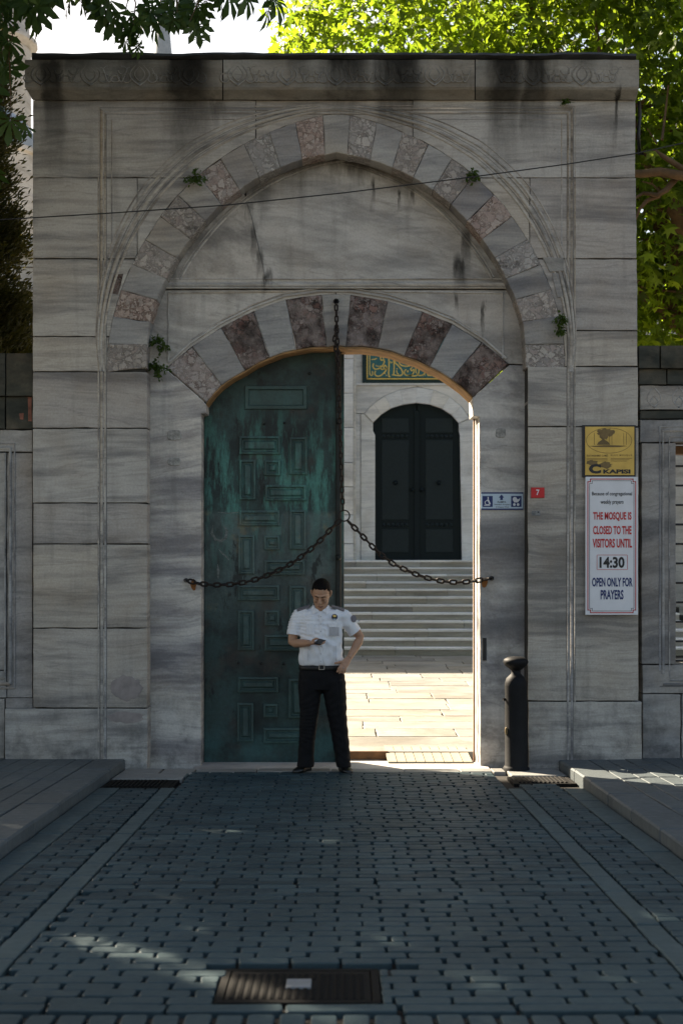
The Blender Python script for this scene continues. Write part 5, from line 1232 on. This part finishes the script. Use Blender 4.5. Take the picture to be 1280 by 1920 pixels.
# --- head, built upright then tipped forward
HS = 1.06; HC = Mp(602, 1114.5, -.055); HR = Matrix.Rotation(math.radians(29), 3, 'X') @ Matrix.Rotation(math.radians(-5), 3, 'Z')
def H(p): return HC+HR @ (Vector(p)*HS)
HROWS = [(-.122, .020, .022, -.066), (-.112, .036, .040, -.052), (-.092, .050, .062, -.030), (-.060, .061, .080, -.010), (-.020, .068, .090, .002), (.020, .072, .096, .004), (.055, .072, .096, .006), (.085, .064, .086, .008), (.106, .046, .064, .010), (.118, .020, .030, .010)]
def headloft(mb, sc=1.0, n=24, tf=H):
    rings = []
    for (z, rx, ry, cy) in HROWS: rings += [tf((rx*sc*math.cos(t), cy+ry*sc*math.sin(t), z*(sc if z > 0 else 1))) for t in [2*math.pi*i/n for i in range(n)]]
    k = len(HROWS); fs = [(i*n+j, i*n+(j+1) % n, (i+1)*n+(j+1) % n, (i+1)*n+j) for i in range(k-1) for j in range(n)]+[tuple(range(n))[::-1], tuple((k-1)*n+j for j in range(n))]
    mb.add(rings, fs)
b = MB(); headloft(b)
def htube(mb, pts, rad, n=8): mb.tube([H(p) for p in pts], rad, n)
htube(b, [(0, -.086, .030), (0, -.100, .008), (0, -.116, -.018), (0, -.104, -.032)], [.010, .012, .016, .010]); blobm(b, H((.011, -.098, -.026)), .010); blobm(b, H((-.011, -.098, -.026)), .010)
htube(b, [(-.052, -.066, .030), (-.024, -.090, .034), (.024, -.090, .034), (.052, -.066, .030)], [.008, .012, .012, .008])
for s in (-1, 1):
    blobm(b, H((s*.040, -.068, -.018)), (.022, .020, .024)); blobm(b, H((s*.026, -.082, .010)), (.013, .010, .010))
    htube(b, [(s*.070, .014, -.028), (s*.080, .018, .0), (s*.083, .022, .022), (s*.076, .012, .030)], [.007, .010, .011, .007])
htube(b, [(-.022, -.084, -.058), (0, -.094, -.055), (.022, -.084, -.058)], [.005, .008, .005]); htube(b, [(-.018, -.082, -.070), (0, -.092, -.070), (.018, -.082, -.070)], [.005, .008, .005]); blobm(b, H((0, -.078, -.098)), (.022, .018, .016))
# neck, trunk, legs under the clothes
ptube(b, [(602, 1122, -.01, .054), (602, 1134, .01, .056), (601, 1146, .02, .062)])
loft(b, [(601, 1140, 16, .05, .01), (601, 1150, 32, .085, 0), (601, 1168, 34, .10, 0), (601, 1200, 33, .10, 0), (601, 1235, 34, .095, 0), (601, 1262, 36, .095, 0), (602, 1290, 36, .085, 0)])
ptube(b, [(584, 1270, 0, .078), (579, 1345, -.005, .056), (574, 1390, .01, .048), (573, 1436, .015, .040)]); ptube(b, [(624, 1270, 0, .078), (631, 1345, -.005, .058), (639, 1390, .01, .050), (643, 1436, .015, .040)])
# right arm (image left) bent towards the phone
ptube(b, [(570, 1153, .01, .052), (556, 1165, .015, .056), (550, 1188, .01, .046), (548, 1204, -.01, .040), (554, 1206, -.05, .040), (566, 1206, -.12, .036), (580, 1206, -.20, .028)])
# left arm (image right), hand on hip
ptube(b, [(632, 1153, .01, .052), (648, 1163, .02, .056), (664, 1180, .045, .045), (675, 1194, .055, .038), (672, 1203, .04, .040), (663, 1219, .0, .034), (654, 1234, -.055, .026)])
# hands: palm, four fingers, thumb
b.tube([Mp(579, 1206, -.20), Mp(586, 1205.5, -.235), Mp(593, 1206, -.265)], [(.020, .028), (.017, .038), (.014, .040)], 10, up=(0, 0, 1))
for k, (dy, ln) in enumerate(((.030, 1.0), (.010, 1.08), (-.012, 1.0), (-.032, .82))):
    o = Vector((0, -dy, 0)); q = Mp(593, 1207, -.265)
    b.tube([q+o, q+o+Vector((.030*ln, -.006, -.004)), q+o+Vector((.058*ln, -.004, .006)), q+o+Vector((.070*ln, .0, .020))], [.0105, .0100, .0092, .0075], 8)
q = Mp(585, 1204, -.255); b.tube([q, q+Vector((.012, -.018, .022)), q+Vector((.036, -.022, .032)), q+Vector((.056, -.016, .030))], [.013, .012, .0105, .0085], 8)
b.tube([Mp(654, 1234, -.055), Mp(649, 1241, -.095), Mp(643, 1248.5, -.128)], [(.016, .026), (.015, .036), (.013, .040)], 10, up=(0, -1, 0))
for (x0, y0, x1, y1, x2, y2) in ((638.5, 1247, 634.5, 1254.5, 631.5, 1261), (642, 1249.5, 638.5, 1257, 636, 1263.5), (645.5, 1251, 643, 1258, 641.5, 1263.5), (648, 1251, 647, 1257, 646, 1261.5)):
    b.tube([Mp(x0, y0, -.130), Mp((x0+x1)/2, (y0+y1)/2, -.142), Mp(x1, y1, -.143), Mp(x2, y2, -.134)], [.0105, .0102, .0096, .0078], 8)
b.tube([Mp(645, 1241, -.105), Mp(638, 1241.5, -.135), Mp(631, 1243, -.142), Mp(626.5, 1244, -.138)], [.0135, .0125, .0108, .0085], 8)
body = fuse(b, .0048, 'body', M_SKIN, man, 3)
# hair, brows, eyes, lips
hb = MB(); headloft(hb, 1.0, 40, tf=lambda p: Vector(p))
hr = MB(); n = 40; dens = []
def hrow(z):
    for a, c in zip(HROWS, HROWS[1:]):
        if a[0] <= z <= c[0]:
            t = (z-a[0])/(c[0]-a[0]); return [a[i]+(c[i]-a[i])*t for i in range(4)]
    return HROWS[-1]
zs = [-.07+.187*i/22 for i in range(23)]; vs = []; vi = {}
for i, z in enumerate(zs):
    _, rx, ry, cy = hrow(z)
    for j in range(n):
        t = 2*math.pi*j/n; x, y = rx*math.cos(t), cy+ry*math.sin(t)
        line = .096+.005*math.cos(x*60) if y < -.045 else (.096-.105*min(1, (y+.045)/.05) if y < .02 else -.009-.05*min(1, (y-.02)/.04))
        gr = 1.055+.02*max(0, z/.1)+R.uniform(-.008, .008) if z > line-.012 else .96
        vs.append(H((x*gr, cy+(y-cy)*gr, z*(1.03 if z > 0 else 1)+(.004 if gr > 1 else 0))))
fs = [(i*n+j, i*n+(j+1) % n, (i+1)*n+(j+1) % n, (i+1)*n+j) for i in range(22) for j in range(n)]+[tuple(22*n+j for j in range(n))]
hr.add(vs, fs); hr.build('hair', M_HAIR, man, smooth=True)
for s in (-1, 1):
    m = MB(); m.tube([H((s*.012, -.1035, .030)), H((s*.028, -.1015, .037)), H((s*.046, -.088, .032))], [.003, .004, .002], 6); m.build('eyebrow', M_HAIR, man, smooth=True)
    m = MB(); m.tube([H((s*.014, -.0935, .006)), H((s*.027, -.0965, .002)), H((s*.040, -.087, .006))], [.001, .0018, .001], 6); m.build('eyelashes', M_HAIR, man, smooth=True)
m = MB(); m.tube([H((-.022, -.090, -.063)), H((0, -.1025, -.062)), H((.022, -.090, -.063))], [.003, .005, .003], 6); m.build('lips', M_LIP, man, smooth=True)
# shirt
s_ = MB()
loft(s_, [(601, 1136, 15, .062, .012), (601, 1141, 24, .078, .01), (600.5, 1146, 36, .095, .005), (600.5, 1153, 42, .108, 0), (601, 1168, 41, .122, 0), (601.5, 1188, 40, .126, -.004), (601.5, 1208, 40, .126, -.006), (601.5, 1225, 41, .124, -.006), (601.5, 1237, 42.5, .122, -.004), (602, 1243, 42, .117, 0), (602, 1248, 38, .104, 0)], 24, .86)
ptube(s_, [(578, 1150, .0, .062), (562, 1156, .008, .074), (555, 1170, .01, .070), (551.5, 1189, .0, .066)], 14); ptube(s_, [(626, 1150, .0, .062), (642, 1156, .01, .074), (654, 1169, .025, .068), (664, 1183, .04, .062)], 14)
shirt = fuse(s_, .0075, 'shirt', M_SHIRT, man, 4, .0042)
def cuff(pts, r):
    m = MB(); a, c = [Mp(*p) for p in pts]; m.tube([a, c], [r, r*1.0], 18, cap=False); m.tube([c, a], [r-.006, r-.006], 18, cap=False); return m.build('sleeve_cuff', M_SHIRT, man, smooth=True)
cuff([(552.2, 1183, .004), (551, 1191, -.002)], .066); cuff([(660.5, 1179, .036), (665, 1185, .042)], .062)
# trousers
t_ = MB()
loft(t_, [(602, 1243, 38.5, .106, 0), (602, 1252, 40.5, .112, 0), (603, 1266, 43, .118, 0), (603.5, 1280, 44.5, .116, 0), (604, 1292, 45, .108, 0)], 24, .88)
def leg(rows): loft(t_, rows, 18, .92)
leg([(582, 1275, 22, .112, 0), (581, 1300, 21.5, .108, 0), (579.5, 1340, 17.5, .088, -.01), (576, 1380, 15.5, .080, 0), (573.5, 1415, 15, .080, .005), (573, 1438, 16.5, .088, .0)])
leg([(625, 1275, 22.5, .112, 0), (627.5, 1300, 21.5, .108, 0), (631.5, 1340, 18.5, .088, -.01), (637, 1380, 16, .080, 0), (642, 1415, 14.5, .080, .005), (644, 1438, 14, .088, .0)])
fuse(t_, .0075, 'trousers', M_TROU, man, 5, .0022)
m = MB(); n = 40
rows = [(1246.5, 40.4, .1125), (1247, 41.2, .1155), (1255, 42.0, .1185), (1255.5, 41, .116)]
vs = []
for (y, hw, d) in rows:
    c = Mp(602, y, 0); vs += [(c.x+hw*K*abs(math.cos(t))**.88*math.copysign(1, math.cos(t)), c.y+d*abs(math.sin(t))**.88*math.copysign(1, math.sin(t)), c.z) for t in [2*math.pi*i/n for i in range(n)]]
m.add(vs, [(i*n+j, (i+1)*n+j, (i+1)*n+(j+1) % n, i*n+(j+1) % n) for i in range(3) for j in range(n)]); belt = m.build('belt', M_BELT, man, smooth=True)
m = MB(); Yb = -.122
for (a, b_, c, d) in ((597.5, 1246.5, 599, 1256), (607, 1246.5, 608.5, 1256), (598, 1246.5, 608, 1247.8), (598, 1254.7, 608, 1256)): m.prism([P(x, y, YM+Yb) for x, y in rectp(a, b_, c, d)], YM+Yb-.006, YM+Yb+.008, .001)
m.build('buckle', M_BUCK, belt)
def shoe(heel, toe, yh, yt):
    a, c = Mp(heel[0], heel[1], yh), Mp(toe[0], toe[1], yt); a.z = c.z = gz(YM)+.002; d = c-a; m = MB()
    fr_ = [(-.06, .024, .050), (.03, .034, .075), (.25, .037, .085), (.45, .040, .070), (.65, .048, .052), (.85, .045, .042), (.97, .030, .030), (1.02, .008, .018)]
    side = Vector((-d.y, d.x, 0)).normalized(); vs = []; n = 14
    for (t, w_, h) in fr_:
        q = a+d*t
        for j in range(n):
            th = 2*math.pi*j/n; zz = math.sin(th); vs.append(q+side*(w_*math.cos(th))+Vector((0, 0, h*.5+h*.5*zz if zz > -.4 else h*.5-h*.5*.95)))
    k = len(fr_); fs = [(i*n+j, i*n+(j+1) % n, (i+1)*n+(j+1) % n, (i+1)*n+j) for i in range(k-1) for j in range(n)]+[tuple(range(n))[::-1], tuple((k-1)*n+j for j in range(n))]
    m.add(vs, fs); m.build('shoe', M_SHOE, man, smooth=True)
shoe((579, 1446), (553, 1450), .08, -.10); shoe((640, 1446), (655, 1450), .08, -.13)
# shirt details
def patch(pl, yo, th, mat, nm, par=shirt, bev=.0008):
    q = [P(x, y, YM+yo) for x, y in pl]; q = q[::-1] if area(q) < 0 else q
    m = MB(); m.prism(q, YM+yo, YM+yo+th, bev); return m.build(nm, mat, par)
for s in (-1, 1):
    m = MB(); pts = [Mp(601+s*13.5, 1131, .03), Mp(601+s*14.5, 1134, -.03), Mp(601+s*11, 1139, -.072), Mp(601+s*3, 1144.5, -.092)]
    lo = [Mp(601+s*16.5, 1139, .04), Mp(601+s*19, 1143, -.04), Mp(601+s*17, 1149, -.088), Mp(601+s*12, 1151, -.112)]
    vs = pts+lo+[p+Vector((0, .008, -.002)) for p in pts]+[p+Vector((0, .010, 0)) for p in lo]
    fs = [(i, i+1, 5+i, 4+i) for i in range(3)]+[(8+i, 12+i, 13+i, 9+i) for i in range(3)]+[(0, 4, 12, 8), (3, 11, 15, 7)]+[(i, 8+i, 9+i, i+1) for i in range(3)]+[(4+i, 5+i, 13+i, 12+i) for i in range(3)]
    m.add(vs, fs); m.build('collar', M_SHIRT, shirt, smooth=False)
    ep = MB(); a, c = Mp(601+s*20, 1138.2, -.02), Mp(601+s*43, 1146.5, -.015); up = Vector((s*.30, -.25, .9)).normalized(); wv = Vector((0, 1, .25)).normalized()*.026
    vs = [a+up*.016-wv, a+up*.016+wv, c+up*.022+wv, c+up*.022-wv, a+up*.004-wv, a+up*.004+wv, c+up*.006+wv, c+up*.006-wv]; ep.add(vs, [(0, 1, 2, 3), (4, 7, 6, 5), (0, 4, 5, 1), (1, 5, 6, 2), (2, 6, 7, 3), (3, 7, 4, 0)]); ep.build('epaulette', M_GREYC, shirt)
    x0 = 574 if s < 0 else 615.5
    patch([(x0, 1169), (x0+16, 1169), (x0+16, 1174), (x0+8, 1177), (x0, 1174)], -.130, .012, M_SHIRT, 'pocket_flap')
    patch(rectp(x0+.6, 1175, x0+15.4, 1190), -.128, .010, M_SHIRT, 'pocket')
patch(rectp(598.8, 1150, 603.8, 1243), -.1315, .012, M_SHIRT, 'placket')
for y in range(1156, 1242, 14):
    m = MB(); blobm(m, Mp(601.3, y, -.1325), (.005, .002, .005), 8); m.build('button', M_SEAM, shirt, smooth=True)
for x in (576.5, 629): patch(rectp(x, 1211, x+.7, 1240), -.130, .01, M_SEAM, 'seam')
bd = patch([(627+5.8*math.cos(i*.349), 1157+5.8*math.sin(i*.349)) for i in range(18)], -.1345, .012, M_SBLUE, 'badge')
patch([(627+4.8*math.cos(i*.349), 1157.3+4.8*math.sin(i*.349)) for i in range(18)], -.1360, .002, M_SBLACK, 'badge_field', bd, .0003)
patch([(623.5, 1153.5), (626.5, 1152.5), (631, 1154.5), (629, 1157), (625, 1157)], -.1368, .001, M_GOLD, 'badge_emblem', bd, .0002); patch([(623.5, 1160.2), (630.5, 1160.2), (629, 1162), (625, 1162)], -.1366, .001, M_PLBLUE, 'badge_base', bd, .0002)
patch([(617, 1175.5), (635.5, 1176), (635.5, 1192.5), (617.5, 1192.5)], -.1355, .003, M_ID, 'card_sleeve'); 
m = MB(); c = Mp(661.5, 1159, -.02); m.tube([(c.x+.0, c.y-.045, c.z+.02), (c.x+.006, c.y-.044, c.z)], [.0275, .0275], 14, up=(0, 1, 0)); 
m = MB(); c = Mp(663.5, 1160, -.035); nn = Vector((.55, -.8, .1)).normalized(); u_ = Vector((.8, .55, 0)).normalized(); v_ = nn.cross(u_)
m.add([c+u_*(.026*math.cos(i*.4488))+v_*(.032*math.sin(i*.4488)) for i in range(14)]+[c-nn*.012+u_*(.026*math.cos(i*.4488))+v_*(.032*math.sin(i*.4488)) for i in range(14)], [tuple(range(14))]+[(i, 14+i, 14+(i+1) % 14, (i+1) % 14) for i in range(14)]); m.build('sleeve_patch', M_GREYC, shirt)
m = MB(); blobm(m, Mp(643.2, 1252.5, -.152), (.006, .005, .004), 8); m.build('ring', M_BUCK, man, smooth=True)
# phone in the hand
pc = Mp(599.5, 1203.6, -.285); ph = thing('phone', tuple(pc), 'black phone held in the hand of the person', 'phone')
m = MB(); m.box(-.032, .032, -.062, .062, -.0045, .0045, .003); RM = Euler((math.radians(14), math.radians(10), math.radians(-18))).to_matrix(); m.v = [tuple(pc+RM @ Vector(q)) for q in m.v]; m.build('case', M_PHONE, ph)
m = MB(); m.box(-.028, .028, -.056, .056, .0046, .0054); m.v = [tuple(pc+RM @ Vector(q)) for q in m.v]; m.build('screen', M_SBLACK, ph)
